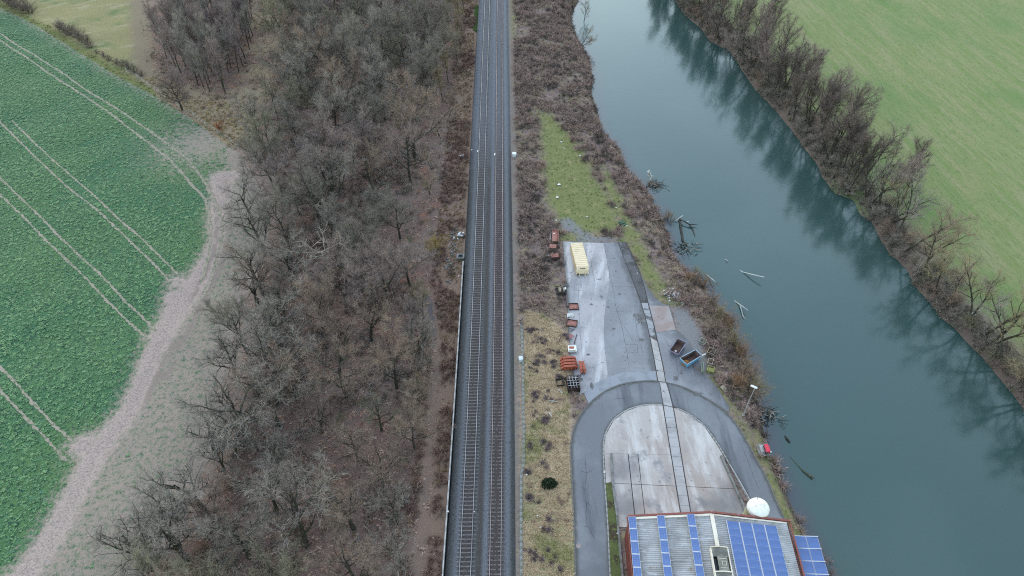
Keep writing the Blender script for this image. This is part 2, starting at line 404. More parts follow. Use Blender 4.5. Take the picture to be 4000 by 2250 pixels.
def near_pt(pts, r):
    Q = [np.array(GH(*p)[:2]) for p in pts]
    return lambda P: np.max([1.4 - np.sqrt(((P - q) ** 2).sum(1)) / r for q in Q], 0)
region('forest_floor', FLOOR, 1.5, M_FLOOR, bsp=1.2, attrs={'edge': lambda P: seg_dist(P, FEw, False) - 2.5, 'past': lambda P: seg_dist(P, MLd, False), 'path': lambda P: seg_dist(P, PATHw, False), 'pathside': lambda P: seg_dist(P, PATHw, False),
    'verge': lambda P: np.abs((P[:, 0] - xm(P[:, 1])) + 6.6) - 2.2, 'brown': near_pt([(820, 430), (880, 480), (900, 530), (1020, 80), (760, 390), (1050, 180), (1030, 280), (980, 370), (940, 430), (690, 380)], 8.5)})

# ballast bed
offs = np.arange(-4.9, 4.76, .23); offs[-1] = 4.75
def bz(o):
    z = np.interp(o, [-4.9, -4.0, -3.5, -.5, 0., .5, .85, .95, 3.1, 3.2, 3.6, 4.0, 4.75], [.35, .6, .715, .715, .69, .73, .77, .735, .735, .77, .76, .62, .04]); return z
Ys = np.arange(YB, 320, .8); O, YY = np.meshgrid(offs, Ys)
rs = np.random.RandomState(5); Z = bz(O) + rs.normal(0, .018, O.shape)
mid = (O > -3.3) & (O < -.7) | (O > .9) & (O < 3.1); Z[mid] = np.minimum(Z[mid], .735)
Z[:, 0] -= .7; Z[:, -1] = 0.02
V = np.stack([O + xm(YY), YY, Z], -1).reshape(-1, 3); nO = len(offs); I = np.arange(len(Ys) - 1)[:, None] * nO + np.arange(nO - 1)[None]
I = I.ravel(); T = np.concatenate([np.stack([I, I + 1, I + nO + 1], 1), np.stack([I, I + nO + 1, I + nO], 1)])
LIGHT, DARKB, BRN = (.13, .14, .158), (.034, .037, .038), (.058, .045, .04)
def band(c, a, b_, w=.28, n=1.5, m=.9): return dict(a='b%d_%d' % (int(a * 100), int(b_ * 100)), c=c, lo=w, hi=-w, n=n, amp=.5, m=m)
bands = [(LIGHT, -3.7, -3.0, .75), (LIGHT, .25, .95, .9), (LIGHT, 3.3, 4.05, .9), (DARKB, -5.2, -4.2, .9), (BRN, -2.75, -1.25, .8), (BRN, 1.3, 2.75, .85), (BRN, -.55, .05, .7), (DARKB, 4.35, 4.9, .6)]
M_BALLAST = mat('ballast_stone', (.07, .07, .07), .9, [band(c, a, b_, m=m) for c, a, b_, m in bands] +
    [dict(a='far', c=(.15, .165, .19), lo=.25, hi=1.05, n=.4, amp=.5, m=.6), dict(s=4.2, c=(.022, .023, .024), lo=.54, hi=.7, det=3, m=.75), dict(s=6., c=(.25, .265, .28), lo=.6, hi=.74, det=2, m=.5)], bump=(9, .05, 2))  # far layer paints haze and grazing sheen into the distant stones
at = {'b%d_%d' % (int(a * 100), int(b_ * 100)): (np.abs(O - (a + b_) / 2) - (b_ - a) / 2).ravel() for c, a, b_, m in bands}
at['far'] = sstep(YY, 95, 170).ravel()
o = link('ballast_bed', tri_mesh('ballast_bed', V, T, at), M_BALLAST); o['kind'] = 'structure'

# right of the line: verge, clearing, river banks
VERGE = BRw[::-1] + [(float(xm(YB)) + 4.75, YB)][:0] + [(LBw[-1][0] - 1, YB)] + [(p[0] + 1.2, p[1]) for p in LBw[::-1] if p[1] > YB and p[1] < YT] + [(LBw[0][0] + 1, YT)]
GREENP = [px_poly(p) for p in ([(1988, -20), (2004, -20), (2008, 60), (2006, 155), (1990, 150)],[(2105, 430), (2145, 435), (2220, 520), (2275, 580), (2320, 680), (2360, 750), (2410, 830), (2430, 910), (2300, 915), (2190, 870), (2140, 800), (2125, 690), (2115, 560)],
          [(2345, 640), (2390, 690), (2420, 760), (2450, 830), (2500, 930), (2560, 1050), (2610, 1130), (2625, 1190), (2600, 1195), (2545, 1140), (2500, 1060), (2460, 980), (2430, 930), (2420, 860), (2380, 790)],
          [(2860, 1590), (2900, 1640), (2960, 1680), (3000, 1750), (3040, 1850), (3085, 1960), (3140, 2075), (3220, 2260), (3120, 2260), (3040, 1990), (2990, 1850), (2930, 1730)],
          [(2745, 1470), (2790, 1465), (2830, 1530), (2870, 1600), (2830, 1590)], [(2170, 935), (2240, 900), (2300, 920), (2290, 940), (2215, 945)])]
STRAWP = [px_poly(p) for p in ([(2050, 1210), (2120, 1230), (2205, 1300), (2215, 1400), (2225, 1560), (2225, 1700), (2235, 1850), (2250, 2300), (2040, 2300), (2045, 1600)],)]
GRAVP = [px_poly(p) for p in ([(2185, 850), (2230, 850), (2280, 900), (2330, 925), (2410, 930), (2412, 946), (2250, 946), (2262, 915), (2200, 900)], [(2620, 1195), (2690, 1215), (2740, 1300), (2760, 1400), (2790, 1470), (2740, 1470), (2660, 1330)])]
def pmin(ps): return lambda P: np.min([sdf(P, p) for p in ps], 0)
M_VERGE = mat('verge_ground', (.2, .145, .13), .95, [dict(s=.25, c=(.28, .2, .175), lo=.45, hi=.65, det=4), dict(s=1.4, c=(.05, .038, .036), lo=.48, hi=.66, det=4, rg=.7), dict(s=3.5, c=(.25, .19, .13), lo=.56, hi=.74),
    dict(a='straw', c=(.46, .355, .235), lo=1.6, hi=-1., n=.35, amp=4.), dict(a='strawg', c=(.2, .22, .08), lo=.45, hi=.9, n=.13, amp=2.4, det=5, m=.5), dict(a='green', c=(.175, .185, .068), lo=1.4, hi=-1.6, n=.4, amp=7., det=6, rg=.75),
    dict(s=.16, c=(.17, .2, .07), lo=.55, hi=.7, m=.35), dict(s=.55, c=(.28, .24, .12), lo=.5, hi=.68, det=5, m=.6), dict(s=2.2, c=(.085, .075, .035), lo=.55, hi=.7, det=4, m=.6),
    dict(a='gravel', c=(.2, .205, .21), lo=.7, hi=-.9, n=.7, amp=2.2, m=.85), dict(a='cess', c=(.2, .17, .145), lo=.3, hi=-.3, n=.5, amp=1.2, m=.9),
    dict(a='wet', c=(.045, .038, .032), lo=1.4, hi=.2, n=.6, amp=.8, m=.85)], bump=(3, .15))
region('verge', VERGE, 1.3, M_VERGE, bsp=1.3, attrs={'green': pmin(GREENP), 'straw': pmin(STRAWP), 'strawg': lambda P: np.where(pmin(STRAWP)(P) < 0, .45 + .012 * (75 - P[:, 1]), 0), 'gravel': pmin(GRAVP), 'wet': lambda P: seg_dist(P, LBw, False),
    'cess': lambda P: np.abs(P[:, 0] - xm(P[:, 1]) - 5.2) - .7})
RMEAD = [(p[0] - 1.2, p[1]) for p in RBw if YB < p[1] < YT] + [(420, YB), (420, YT)]
sx = np.array(G(3700, 340)) - np.array(G(3300, 0)); SA = math.atan2(sx[1], sx[0])
M_RMEAD = mat('mown_meadow', (.165, .213, .07), .95, [dict(s=.45, c=(.245, .245, .12), lo=.4, hi=.64, det=8, rot=SA, st=(9, 1, 1), rg=.75), dict(s=.07, c=(.125, .2, .07), lo=.46, hi=.68, det=5, rot=SA, st=(2.5, 1, 1), m=.5),
    dict(s=.16, c=(.255, .24, .11), lo=.48, hi=.7, det=7, rot=SA, st=(5, 1, 1), m=.5, rg=.72), dict(s=1.7, c=(.09, .135, .045), lo=.5, hi=.66, det=6, rot=SA, st=(3, 1, 1), m=.7, rg=.75), dict(s=1.3, c=(.31, .31, .18), lo=.54, hi=.72, det=6, rot=SA, st=(2.5, 1, 1), m=.5, rg=.75),
    dict(a='bank', c=(.24, .19, .155), lo=9., hi=2.5, n=.3, amp=8., det=5, rg=.7), dict(a='bank', c=(.12, .09, .075), lo=3.5, hi=.8, n=.5, amp=3.), dict(a='lush', c=(.1, .19, .05), lo=.3, hi=1.3, n=.2, amp=1.4, m=.45, det=5)], bump=(2.4, .1))  # second bank layer paints undercut shade along the waterline
region('right_meadow', RMEAD, 2., M_RMEAD, bsp=1.3, attrs={'bank': lambda P: seg_dist(P, RBw, False), 'lush': near_pt([(3300, 800), (3420, 700), (3560, 800), (3900, 100), (3950, 380), (3650, 850), (3480, 20), (3900, 1150)], 9.)})

M_WATER = mat('river_water', (.025, .06, .056), .12, [dict(s=.02, c=(.036, .072, .066), lo=.4, hi=.6), dict(a='shore', c=(.05, .048, .062), lo=3.4, hi=.3, n=.35, amp=2.5, m=.85)], spec=.5, ior=1.6, bump=(.5, .012, 2))
M_WATER.node_tree.nodes['Principled BSDF'].inputs['Specular Tint'].default_value = (.86, 1., 1., 1)
wpoly = [(p[0] - 4, p[1]) for p in LBw] + [(p[0] + 4, p[1]) for p in RBw[::-1]]
mb = MB(); mb.face([(p[0], p[1], WATER) for p in wpoly]); me = mb.mesh('river')
region('river', wpoly, 2.5, M_WATER, zf=WATER, attrs={'shore': lambda P: seg_dist(P, LBw, False)})
bpy.data.meshes.remove(me)
for side, ln in (('l', LBw), ('r', RBw)): pass
bed = MB(); bed.face([(p[0], p[1], -4.4) for p in [(LBw[0][0] - 12, YT + 4), (RBw[0][0] + 40, YT + 4), (RBw[-1][0] + 30, YB - 6), (LBw[-1][0] - 12, YB - 6)]][::-1])
bed.build('river_bed', M_SOIL)['kind'] = 'structure'

# ------------------------------------------------------------------ railway
M_RAIL_L = mat('rail_bright', (.33, .33, .335), .45, [dict(s=.4, c=(.26, .25, .255), lo=.4, hi=.6)], metallic=.6)
M_RAIL_R = mat('rail_worn', (.33, .28, .275), .45, [dict(s=.4, c=(.27, .22, .21), lo=.4, hi=.6)], metallic=.5)
M_RAILWEB = mat('rail_rust', (.05, .035, .03), .9)
M_SLEEP = mat('sleeper_concrete', (.135, .116, .11), .9, [dict(s=1.5, c=(.088, .075, .07), lo=.45, hi=.65), dict(s=9, c=(.32, .3, .3), lo=.5, hi=.7)])
M_SLEEP_L = mat('sleeper_concrete_pale', (.165, .158, .155), .9, [dict(s=1.5, c=(.105, .1, .098), lo=.45, hi=.65)])
def sleeper_mesh(nm):
    mb = MB(); P = [(-1.3, .15, .0), (-.45, .15, -.01), (-.35, .11, -.035), (.35, .11, -.035), (.45, .15, -.01), (1.3, .15, 0)]
    for (x0, w0, z0), (x1, w1, z1) in zip(P[:-1], P[1:]):
        t0, t1 = w0 * .72, w1 * .72
        mb.face([(x0, -t0, z0), (x1, -t1, z1), (x1, t1, z1), (x0, t0, z0)])
        mb.face([(x0, -w0, -.22), (x1, -w1, -.22), (x1, -t1, z1), (x0, -t0, z0)]); mb.face([(x1, w1, -.22), (x0, w0, -.22), (x0, t0, z0), (x1, t1, z1)])
    for s in (-1, 1): mb.face([(s * 1.3, -.15 * s, -.22), (s * 1.3, .15 * s, -.22), (s * 1.3, .108 * s, 0), (s * 1.3, -.108 * s, 0)])
    return mb.mesh(nm)
def make_track(label, off, mr, ms, phase):
    t = thing('railway_track', label, 'railway track', (0, 0, 0))
    cx = lambda Y: float(xm(Y)) + off
    for sgn in (-1, 1):
        mb = MB(); prof = [(-.075, .0), (-.075, .02), (-.012, .035), (-.012, .12), (-.042, .13), (-.042, .165), (.042, .165), (.042, .13), (.012, .12), (.012, .035), (.075, .02), (.075, .0)]
        Yl = list(np.arange(20, 318, 3.)); n = len(prof)
        for Y in Yl:
            for a, z in prof: mb.v.append((cx(Y) + sgn * .753 + a, Y, .765 + z))
        for i in range(len(Yl) - 1):
            for j in range(n - 1):
                a = i * n + j; mb.f.append((a, a + n, a + n + 1, a + 1)); mb.mi.append(0 if j in (4, 5, 6) else 1)
        me = mb.mesh('rail'); link('rail', me, [mr, M_RAILWEB], t)
    me = sleeper_mesh('sleeper'); me.materials.append(ms)
    y0 = 36.6 + phase; step = .637; k = 0; extra = []
    while True:
        Y = y0 + k * step
        if k < 300:
            s = bpy.data.objects.new('sleeper', me); COL.objects.link(s); s.parent = t
            s.location = (cx(Y), Y, .762); s.rotation_euler = (0, 0, -math.atan(float(np.polyval(np.polyder(_pc), min(Y, 226)))))
        elif Y < 312: extra.append(Y)
        else: break
        k += 1
    extra += [y0 - j * step for j in range(1, 24)]
    mv = np.array([v.co[:] for v in me.vertices]); fs = [tuple(p.vertices) for p in me.polygons]; mb = MB()
    for Y in extra:
        q = len(mb.v); mb.v += [tuple(v) for v in mv + np.array((cx(Y), Y, .762))]; mb.f += [tuple(q + i for i in f) for f in fs]; mb.mi += [0] * len(fs)
    o = mb.build('distant_sleepers', ms, t); o['kind'] = 'stuff'
make_track('left railway track with bright rails and pale sleeper ends, beside the white wall top', -2.01, M_RAIL_L, M_SLEEP_L, 0.)
make_track('right railway track with brownish rails and sleeper ends buried in ballast', 2.01, M_RAIL_R, M_SLEEP, .21)

M_CONC = mat('concrete_grey', (.4, .4, .4), .9, [dict(s=.8, c=(.3, .3, .3), lo=.4, hi=.65), dict(s=6, c=(.5, .5, .5), lo=.55, hi=.7)])
M_CONCW = mat('concrete_pale', (.62, .63, .64), .85, [dict(s=.7, c=(.45, .45, .46), lo=.5, hi=.7)])
M_CONCD = mat('concrete_dirty', (.2, .2, .19), .9, [dict(s=.9, c=(.11, .115, .09), lo=.45, hi=.65), dict(s=5, c=(.3, .3, .29), lo=.55, hi=.7)])
# retaining wall left of the line: its white coping pieces are parts
wt = thing('retaining_wall', 'long low concrete retaining wall with white top left of the tracks', 'wall', (0, 0, 0))
Y1 = GH(1810, 1017)[1]; Yl = np.arange(20, Y1, 2.0)
mb = MB()
for a, b in zip(Yl[:-1], Yl[1:]): mb.bar((float(xm(a)) - 5.0, a, -.35), (float(xm(b)) - 5.0, b, -.35), .2, 2.1)
mb.build('wall', M_CONCD, wt)
mc = MB().box((0, 0, 0), (.19, 1.985, .1)).mesh('coping_stone'); mc.materials.append(mat('coping_concrete', (.44, .43, .42), .85, [dict(s=.4, c=(.3, .29, .27), lo=.45, hi=.65)]))
for a in Yl[:-1]:
    s = bpy.data.objects.new('coping_stone', mc); COL.objects.link(s); s.parent = wt; s.location = (float(xm(a + 1)) - 5.0, a + 1, .752)
    s.rotation_euler = (0, 0, -math.atan(float(np.polyval(np.polyder(_pc), max(a, 38)))))
# cable trough on the right
TR = [(2036, 1240), (2041, 1380), (2044, 1500), (2046, 1700), (2045, 1815), (2036, 1855), (2035, 2000), (2036, 2250), (2036, 2600)]
tr = dens(W(TR), 1.0, False)
tt = thing('cable_trough', 'concrete cable trough with lids running along the right side of the ballast', 'cable trough')
mb = MB()
for a, b in zip(tr[:-1], tr[1:]): mb.bar((*a, .0), (*b, .0), .46, .2)
mb.build('trough', M_CONCD, tt)
for i, (a, b) in enumerate(zip(tr[:-1], tr[1:])):
    q = Vector(b) - Vector(a); c = (Vector(a) + Vector(b)) / 2
    MB().box((0, 0, 0), (q.length * .97, .4, .05), math.atan2(q.y, q.x)).build('lid', mat('trough_lid', (.24, .24, .225), .9, [dict(s=1., c=(.15, .155, .12), lo=.45, hi=.65)]), tt).location = (c.x, c.y, .128)

# ------------------------------------------------------------------ yard, road, apron
M_YARD = mat('yard_concrete', (.385, .37, .375), .75, [dict(s=.12, c=(.27, .27, .285), lo=.42, hi=.62, det=6, rg=.65), dict(s=.5, c=(.5, .49, .505), lo=.48, hi=.66, det=4, rot=R(80), st=(6, 1, 1)), dict(s=1.1, c=(.16, .16, .165), lo=.6, hi=.7, det=5, m=.8), dict(s=3., c=(.12, .115, .115), lo=.66, hi=.72, det=3, m=.8),
    dict(a='rim', c=(.2, .21, .2), lo=.6, hi=.0, n=.6, amp=1.1, m=.8)], bump=(8, .01))
M_ASPH = mat('old_asphalt', (.21, .215, .23), .75, [dict(s=.15, c=(.255, .262, .28), lo=.42, hi=.62, det=6, rg=.65), dict(a='damp', c=(.1, .1, .105), lo=1., hi=.0, n=.5, amp=1.6, det=6, m=.8), dict(s=.4, c=(.19, .195, .21), lo=.54, hi=.7, det=5, rot=R(80), st=(5, 1, 1)), dict(s=1.8, c=(.09, .09, .095), lo=.62, hi=.7, det=4, m=.8), dict(s=9, c=(.32, .33, .35), lo=.56, hi=.75, m=.5)], bump=(12, .01))
M_ROAD = mat('road_asphalt', (.15, .158, .172), .6, [dict(s=.12, c=(.195, .205, .22), lo=.42, hi=.62, det=6, rg=.65), dict(s=.3, c=(.095, .1, .112), lo=.52, hi=.68, det=6, rot=R(92), st=(6, 1, 1)), dict(s=10, c=(.23, .24, .265), lo=.56, hi=.75, m=.4), dict(a='rimk', c=(.07, .068, .06), lo=.75, hi=.1, n=.7, amp=.9, det=5, m=.85)], bump=(14, .008))
M_REDSLAB = mat('reddish_slab', (.3, .235, .215), .85, [dict(s=.3, c=(.33, .3, .29), lo=.42, hi=.62, det=4), dict(s=2, c=(.2, .15, .14), lo=.58, hi=.72)], bump=(8, .01))
M_DAMP = mat('damp_mud', (.085, .085, .09), .6, [dict(s=.4, c=(.05, .05, .052), lo=.45, hi=.62, det=4), dict(s=1.3, c=(.3, .31, .33), lo=.63, hi=.68, det=4)], bump=(6, .03))
def slab(name, pts, m, z, th=.12, attrs=None, sp=2., parent=None):
    o = region(name, px_poly(pts), sp, m, zf=z, attrs=attrs, smooth=False)
    if parent: o.parent = parent
    return o
J = [(2357, 950), (2368, 1000), (2376, 1040), (2381, 1090), (2376, 1140), (2366, 1190), (2360, 1240), (2358, 1302), (2363, 1371), (2372, 1448), (2376, 1473)]
SL = [(2414, 947), (2445, 1030), (2472, 1098), (2497, 1164), (2520, 1238), (2538, 1314), (2556, 1410), (2569, 1490)]      # siding, left edge
SR = [(2445, 947), (2473, 1003), (2497, 1060), (2516, 1120), (2533, 1190), (2554, 1270), (2569, 1335), (2590, 1430), (2600, 1494)]
YL = [(2199, 944), (2203, 1000), (2207, 1040), (2215, 1112), (2218, 1210), (2223, 1293), (2228, 1400), (2245, 1480), (2262, 1545)]
OUT1 = [(2279, 1534), (2321, 1500), (2376, 1473), (2431, 1456), (2500, 1454), (2562, 1450)]
rim = px_poly(YL)
slab('concrete_yard', YL + OUT1[0:3] + J[::-1][1:] + [], M_YARD, .06, attrs={'rim': lambda P: seg_dist(P, rim, False) - .1}, sp=1.5)
slab('asphalt_yard', J + [(2431, 1456), (2500, 1454), (2562, 1450)] + SL[:-1][::-1], M_ASPH, .055, attrs={'damp': lambda P: np.minimum(seg_dist(P, px_poly(SL), False) / 1.2 - .3, 2)}, sp=1.2)
RE = [(2466, 993), (2497, 1055), (2523, 1112), (2559, 1164), (2590, 1187), (2616, 1195), (2642, 1288), (2690, 1330), (2720, 1400), (2705, 1436), (2748, 1464), (2778, 1485), (2801, 1513), (2817, 1541), (2850, 1590)]
KO_R = [(2600, 1494), (2662, 1508), (2713, 1531), (2759, 1555), (2806, 1583), (2846, 1612)]
slab('asphalt_yard', SR + KO_R[1:] + RE[::-1], M_ASPH, .05, attrs={'damp': lambda P: np.minimum(seg_dist(P, px_poly(RE), False) / 3., 1.6 * (1 - .62 * near_pt([(2700, 1440), (2740, 1480), (2680, 1380)], 5.)(P).clip(0, 1.2)))}, sp=1.2)
slab('reddish_slab', [(2537, 1194), (2612, 1196), (2640, 1288), (2566, 1300), (2552, 1250)], M_REDSLAB, .056)
slab('siding_mud', SL[:5] + SR[:6][::-1], M_DAMP, .05)
# loop road: outer and inner kerb lines
KO = smooth_line([(2254, 2420), (2248, 2250), (2241, 2018), (2233, 1862), (2228, 1759), (2233, 1697), (2254, 1640), (2290, 1588), (2329, 1550), (2376, 1520), (2431, 1498), (2500, 1488), (2560, 1486), (2610, 1495), (2662, 1508), (2713, 1531), (2759, 1555), (2806, 1583), (2870, 1642), (2921, 1728), (2958, 1800), (3000, 1873), (3031, 1955), (3067, 2028), (3140, 2190), (3260, 2480)], 1)
KI = smooth_line([(2392, 2420), (2383, 2250), (2373, 2018), (2362, 1883), (2355, 1748), (2362, 1697), (2393, 1640), (2440, 1604), (2492, 1585), (2549, 1578), (2600, 1582), (2642, 1593), (2699, 1619), (2751, 1660), (2797, 1723), (2828, 1774), (2870, 1852), (2921, 1945), (2990, 2070), (3060, 2200)], 1)
KOw, KIw = px_poly(KO), px_poly(KI)
slab('road', KO + KI[::-1], M_ROAD, .07, sp=.8, attrs={'rimk': lambda P: np.minimum(seg_dist(P, KOw, False), seg_dist(P, KIw, False) + .15)})
slab('road_shoulder', OUT1[:1] + OUT1[1:] + [(2569, 1488), (2500, 1490), (2431, 1500), (2376, 1522), (2329, 1552), (2300, 1578)], mat('shoulder_asphalt', (.27, .285, .31), .8, [dict(s=.5, c=(.22, .23, .25), lo=.45, hi=.65)], bump=(12, .01)), .062)
def kerb(label, line, w, h, m, skip=()):
    t = thing('kerb', label, 'kerb'); L_ = dens(px_poly(line, .1), .98, False)
    for i, (a, b) in enumerate(zip(L_[:-1], L_[1:])):
        q = Vector(b) - Vector(a); c = (Vector(a) + Vector(b)) / 2
        if any((c - Vector(p)).length < r for p, r in skip): continue
        MB().box((0, 0, 0), (q.length * .993, w, h), math.atan2(q.y, q.x)).build('kerb_stone', m, t).location = (c.x, c.y, h / 2)
M_KERB = mat('kerb_stone', (.33, .33, .32), .9, [dict(s=1.2, c=(.2, .2, .18), lo=.45, hi=.65)])
M_KERBD = mat('kerb_stone_dirty', (.13, .13, .12), .9, [dict(s=.5, c=(.18, .175, .15), lo=.45, hi=.7)])
gaps = [(G(2585, 1487), 1.4), (G(2577, 1580), 0.), (G(2611, 1588), 1.2)]
kerb('outer kerb of the looping asphalt road, grass against it', KO, .2, .11, M_KERBD, gaps)
kerb('inner kerb of the looping asphalt road around the concrete apron', KI[:60], .18, .12, M_KERB, gaps)
# concrete apron in slabs, split along the embedded rails
def clip(poly, a, b):           # part of the polygon on the left of a->b
    out = []; n = len(poly); f = lambda p: (b[0] - a[0]) * (p[1] - a[1]) - (b[1] - a[1]) * (p[0] - a[0])
    for i in range(n):
        p, q = poly[i], poly[(i + 1) % n]; fp, fq = f(p), f(q)
        if fp >= 0: out.append(p)
        if (fp >= 0) != (fq >= 0):
            t = fp / (fp - fq); out.append((p[0] + (q[0] - p[0]) * t, p[1] + (q[1] - p[1]) * t))
    return out
def cut(poly, a, b, gap):
    d = Vector((b[0] - a[0], b[1] - a[1])).normalized(); n = Vector((-d.y, d.x)) * gap / 2
    s = lambda p, k: (p[0] + n.x * k, p[1] + n.y * k)
    return clip(poly, s(a, 1), s(b, 1)), clip(poly, s(b, -1), s(a, -1))
AP = [(2367, 1888), (2359, 1748), (2366, 1700), (2397, 1643), (2443, 1608), (2494, 1589), (2549, 1582), (2600, 1586), (2641, 1597), (2697, 1623), (2748, 1664), (2793, 1727), (2822, 1776), (2850, 1850), (2906, 1976), (2915, 2060), (2415, 2060), (2393, 1883)]
APw = px_poly(AP)
M_APRON = mat('apron_concrete', (.42, .385, .36), .85, [dict(s=.09, c=(.36, .305, .275), lo=.42, hi=.62, det=4), dict(s=.55, c=(.53, .505, .485), lo=.45, hi=.66, det=6, rot=R(93), st=(5, 1, 1), rg=.65), dict(s=.25, c=(.27, .26, .265), lo=.54, hi=.68, det=6, rg=.65), dict(s=1.3, c=(.15, .145, .145), lo=.62, hi=.74, det=5, m=.8), dict(s=.8, c=(.56, .56, .57), lo=.58, hi=.74, det=6, rot=R(100), st=(2.5, 1, 1), m=.7, rg=.7),
    dict(a='wetc', c=(.2, .19, .19), lo=.2, hi=1.2, n=.5, amp=1.1, m=.8)], bump=(9, .012))
M_STRIP = mat('siding_slab', (.4, .385, .385), .85, [dict(s=.4, c=(.31, .295, .29), lo=.45, hi=.65, det=4), dict(s=.9, c=(.12, .1, .1), lo=.66, hi=.72, det=3)], bump=(9, .01))
M_JOINT = mat('joint_dirt', (.06, .055, .05), .95)
slab('apron_joints', AP, M_JOINT, .045, sp=4.)
ap = thing('concrete_apron', 'stained pale concrete apron in large slabs inside the loop road', 'apron')
A4, B4 = G(2589, 1580), G(2659, 2010); A5, B5 = G(2629, 1585), G(2699, 2010); H1a, H1b = G(2340, 1886), G(2900, 1912)
lft, rest = cut(APw, B4, A4, .16); mids, rgt = cut(rest, B5, A5, .16)
pieces = []
up, dn = [], []
L0, L1 = cut(lft, G(2340, 1772), G(2900, 1783), .02)
for p in (L0, ): pieces.append((p, M_APRON))
la, lb = cut(L1, H1a, H1b, .07)
for q in (la, lb):
    a_, r_ = cut(q, G(2479, 2012), G(2454, 1780), .13); b_, c_ = cut(r_, G(2518, 2007), G(2492, 1780), .1)
    pieces += [(a_, M_APRON), (b_, M_APRON), (c_, M_APRON)]
r0, r1 = cut(rgt, H1a, H1b, .07); pieces += [(r0, M_APRON), (r1, M_APRON)]
cur = mids
for k in range(1, 12):
    yy = 1590 + k * 38
    if yy > 2010: break
    q0, cur = cut(cur, G(2400, yy), G(2800, yy + 8), .03); pieces.append((q0, M_STRIP))
pieces.append((cur, M_STRIP))
wet = near_pt([(2800, 1990), (2850, 1950), (2440, 1830), (2450, 1980), (2880, 1990)], 3.2)
for p, m in pieces:
    if len(p) > 2:
        o = region('concrete_slab', p, 1.5, m, zf=.075, attrs={'wetc': wet}, smooth=False); del o['kind']; o.parent = ap
# siding slabs beyond the road, embedded rails
sd = thing('embedded_siding', 'old siding of two rails let into the yard and apron, slabs between them', 'railway siding')
M_SRAIL = mat('sunken_rail', (.05, .042, .038), .7, [dict(s=1, c=(.1, .085, .075), lo=.5, hi=.7)])
SLw = dens(px_poly(SL), .8, False) + dens([G(2577, 1500), A4, B4], .8, False); SRw = dens(px_poly(SR), .8, False) + dens([G(2606, 1500), A5, B5], .8, False)
for ln in (SLw, SRw, dens([G(2454, 1780), G(2479, 2012)], 2, False), dens([G(2492, 1780), G(2518, 2007)], 2, False)):
    mb = MB()
    for a, b in zip(ln[:-1], ln[1:]): mb.bar((*a, .05), (*b, .05), .13 if ln in (SLw, SRw) else .06, .07)
    mb.build('rail', M_SRAIL, sd)
M_WHITESLAB = mat('white_slab', (.4, .385, .37), .85, [dict(s=.5, c=(.32, .3, .285), lo=.45, hi=.65, det=4), dict(s=.7, c=(.1, .08, .08), lo=.68, hi=.73, det=3)], bump=(9, .01))
def strip_slab(l, r, m, n, wide=.1):
    L_, R_ = px_poly(smooth_line(l, 1)), px_poly(smooth_line(r, 1))
    def at_(P, t):
        d = [0]
        for a, b in zip(P[:-1], P[1:]): d.append(d[-1] + math.dist(a, b))
        x = t * d[-1]
        return (float(np.interp(x, d, [p[0] for p in P])), float(np.interp(x, d, [p[1] for p in P])))
    for i in range(n):
        t0, t1 = i / n + .004, (i + 1) / n - .004
        q = [at_(L_, t0), at_(R_, t0), at_(R_, t1), at_(L_, t1)]
        c = np.mean(q, 0); q = [tuple(c + (np.array(p) - c) * np.array((.86, 1.))) for p in q]
        MB().prism(q, 0., .082).build('concrete_slab', m, sd)
strip_slab([(2538, 1318), (2556, 1410), (2569, 1490)], [(2569, 1335), (2590, 1430), (2601, 1494)], M_WHITESLAB, 4)
strip_slab([(2570, 1494), (2577, 1500), (2589, 1582)], [(2602, 1496), (2606, 1500), (2629, 1590)], M_STRIP, 3)
strip_slab([(2503, 1184), (2520, 1238), (2537, 1310)], [(2531, 1184), (2554, 1270), (2566, 1326)], mat('wet_slab', (.3, .305, .32), .6, [dict(s=.6, c=(.1, .1, .105), lo=.52, hi=.62, det=4)]), 3)
strip_slab([(2424, 1000), (2436, 1030)], [(2462, 996), (2473, 1024)], M_ASPH, 1)
M_CRACK = mat('crack_dirt', (.05, .05, .048), .95)
def crack(pts, w, z, seed, name='crack', m=None):
    rc = random.Random(seed); p = dens(px_poly(pts), .35, False); V = []; T = []
    for i, q in enumerate(p):
        a, b = p[max(i - 1, 0)], p[min(i + 1, len(p) - 1)]; d = Vector((b[0] - a[0], b[1] - a[1])).normalized(); k = .6 * w * rc.uniform(.2, 1.2); o_ = rc.gauss(0, w * .9)
        V += [(q[0] - d.y * (o_ - k), q[1] + d.x * (o_ - k), z), (q[0] - d.y * (o_ + k), q[1] + d.x * (o_ + k), z)]
        if i: T += [(2 * i - 2, 2 * i, 2 * i + 1), (2 * i - 2, 2 * i + 1, 2 * i - 1)]
    o = link(name, tri_mesh(name, V, T), m or M_CRACK); o['kind'] = 'structure'
ZY, ZR = .072, .084
crack([(2385, 1092), (2398, 1140), (2404, 1191), (2418, 1240), (2431, 1282), (2448, 1371), (2459, 1445)], .035, ZY, 1)
crack([(2357, 952), (2367, 1000), (2376, 1045), (2383, 1092)], .04, ZY, 2)
for i, c_ in enumerate(([(2390, 1120), (2440, 1118), (2480, 1124)], [(2404, 1216), (2470, 1216)], [(2424, 1262), (2450, 1290), (2470, 1330)], [(2442, 1346), (2488, 1346), (2492, 1379)], [(2450, 1379), (2492, 1379)], [(2260, 1130), (2262, 1230), (2268, 1330), (2280, 1440)], [(2300, 960), (2310, 1040), (2330, 1130)], [(2205, 1080), (2240, 1074), (2262, 1086)], [(2243, 1113), (2272, 1113), (2272, 1136), (2243, 1136), (2243, 1113)], [(2480, 1190), (2478, 1230), (2490, 1300), (2510, 1380)], [(2600, 1330), (2640, 1400), (2650, 1470)], [(2560, 1300), (2640, 1290)])): crack(c_, .03, ZY, 10 + i)
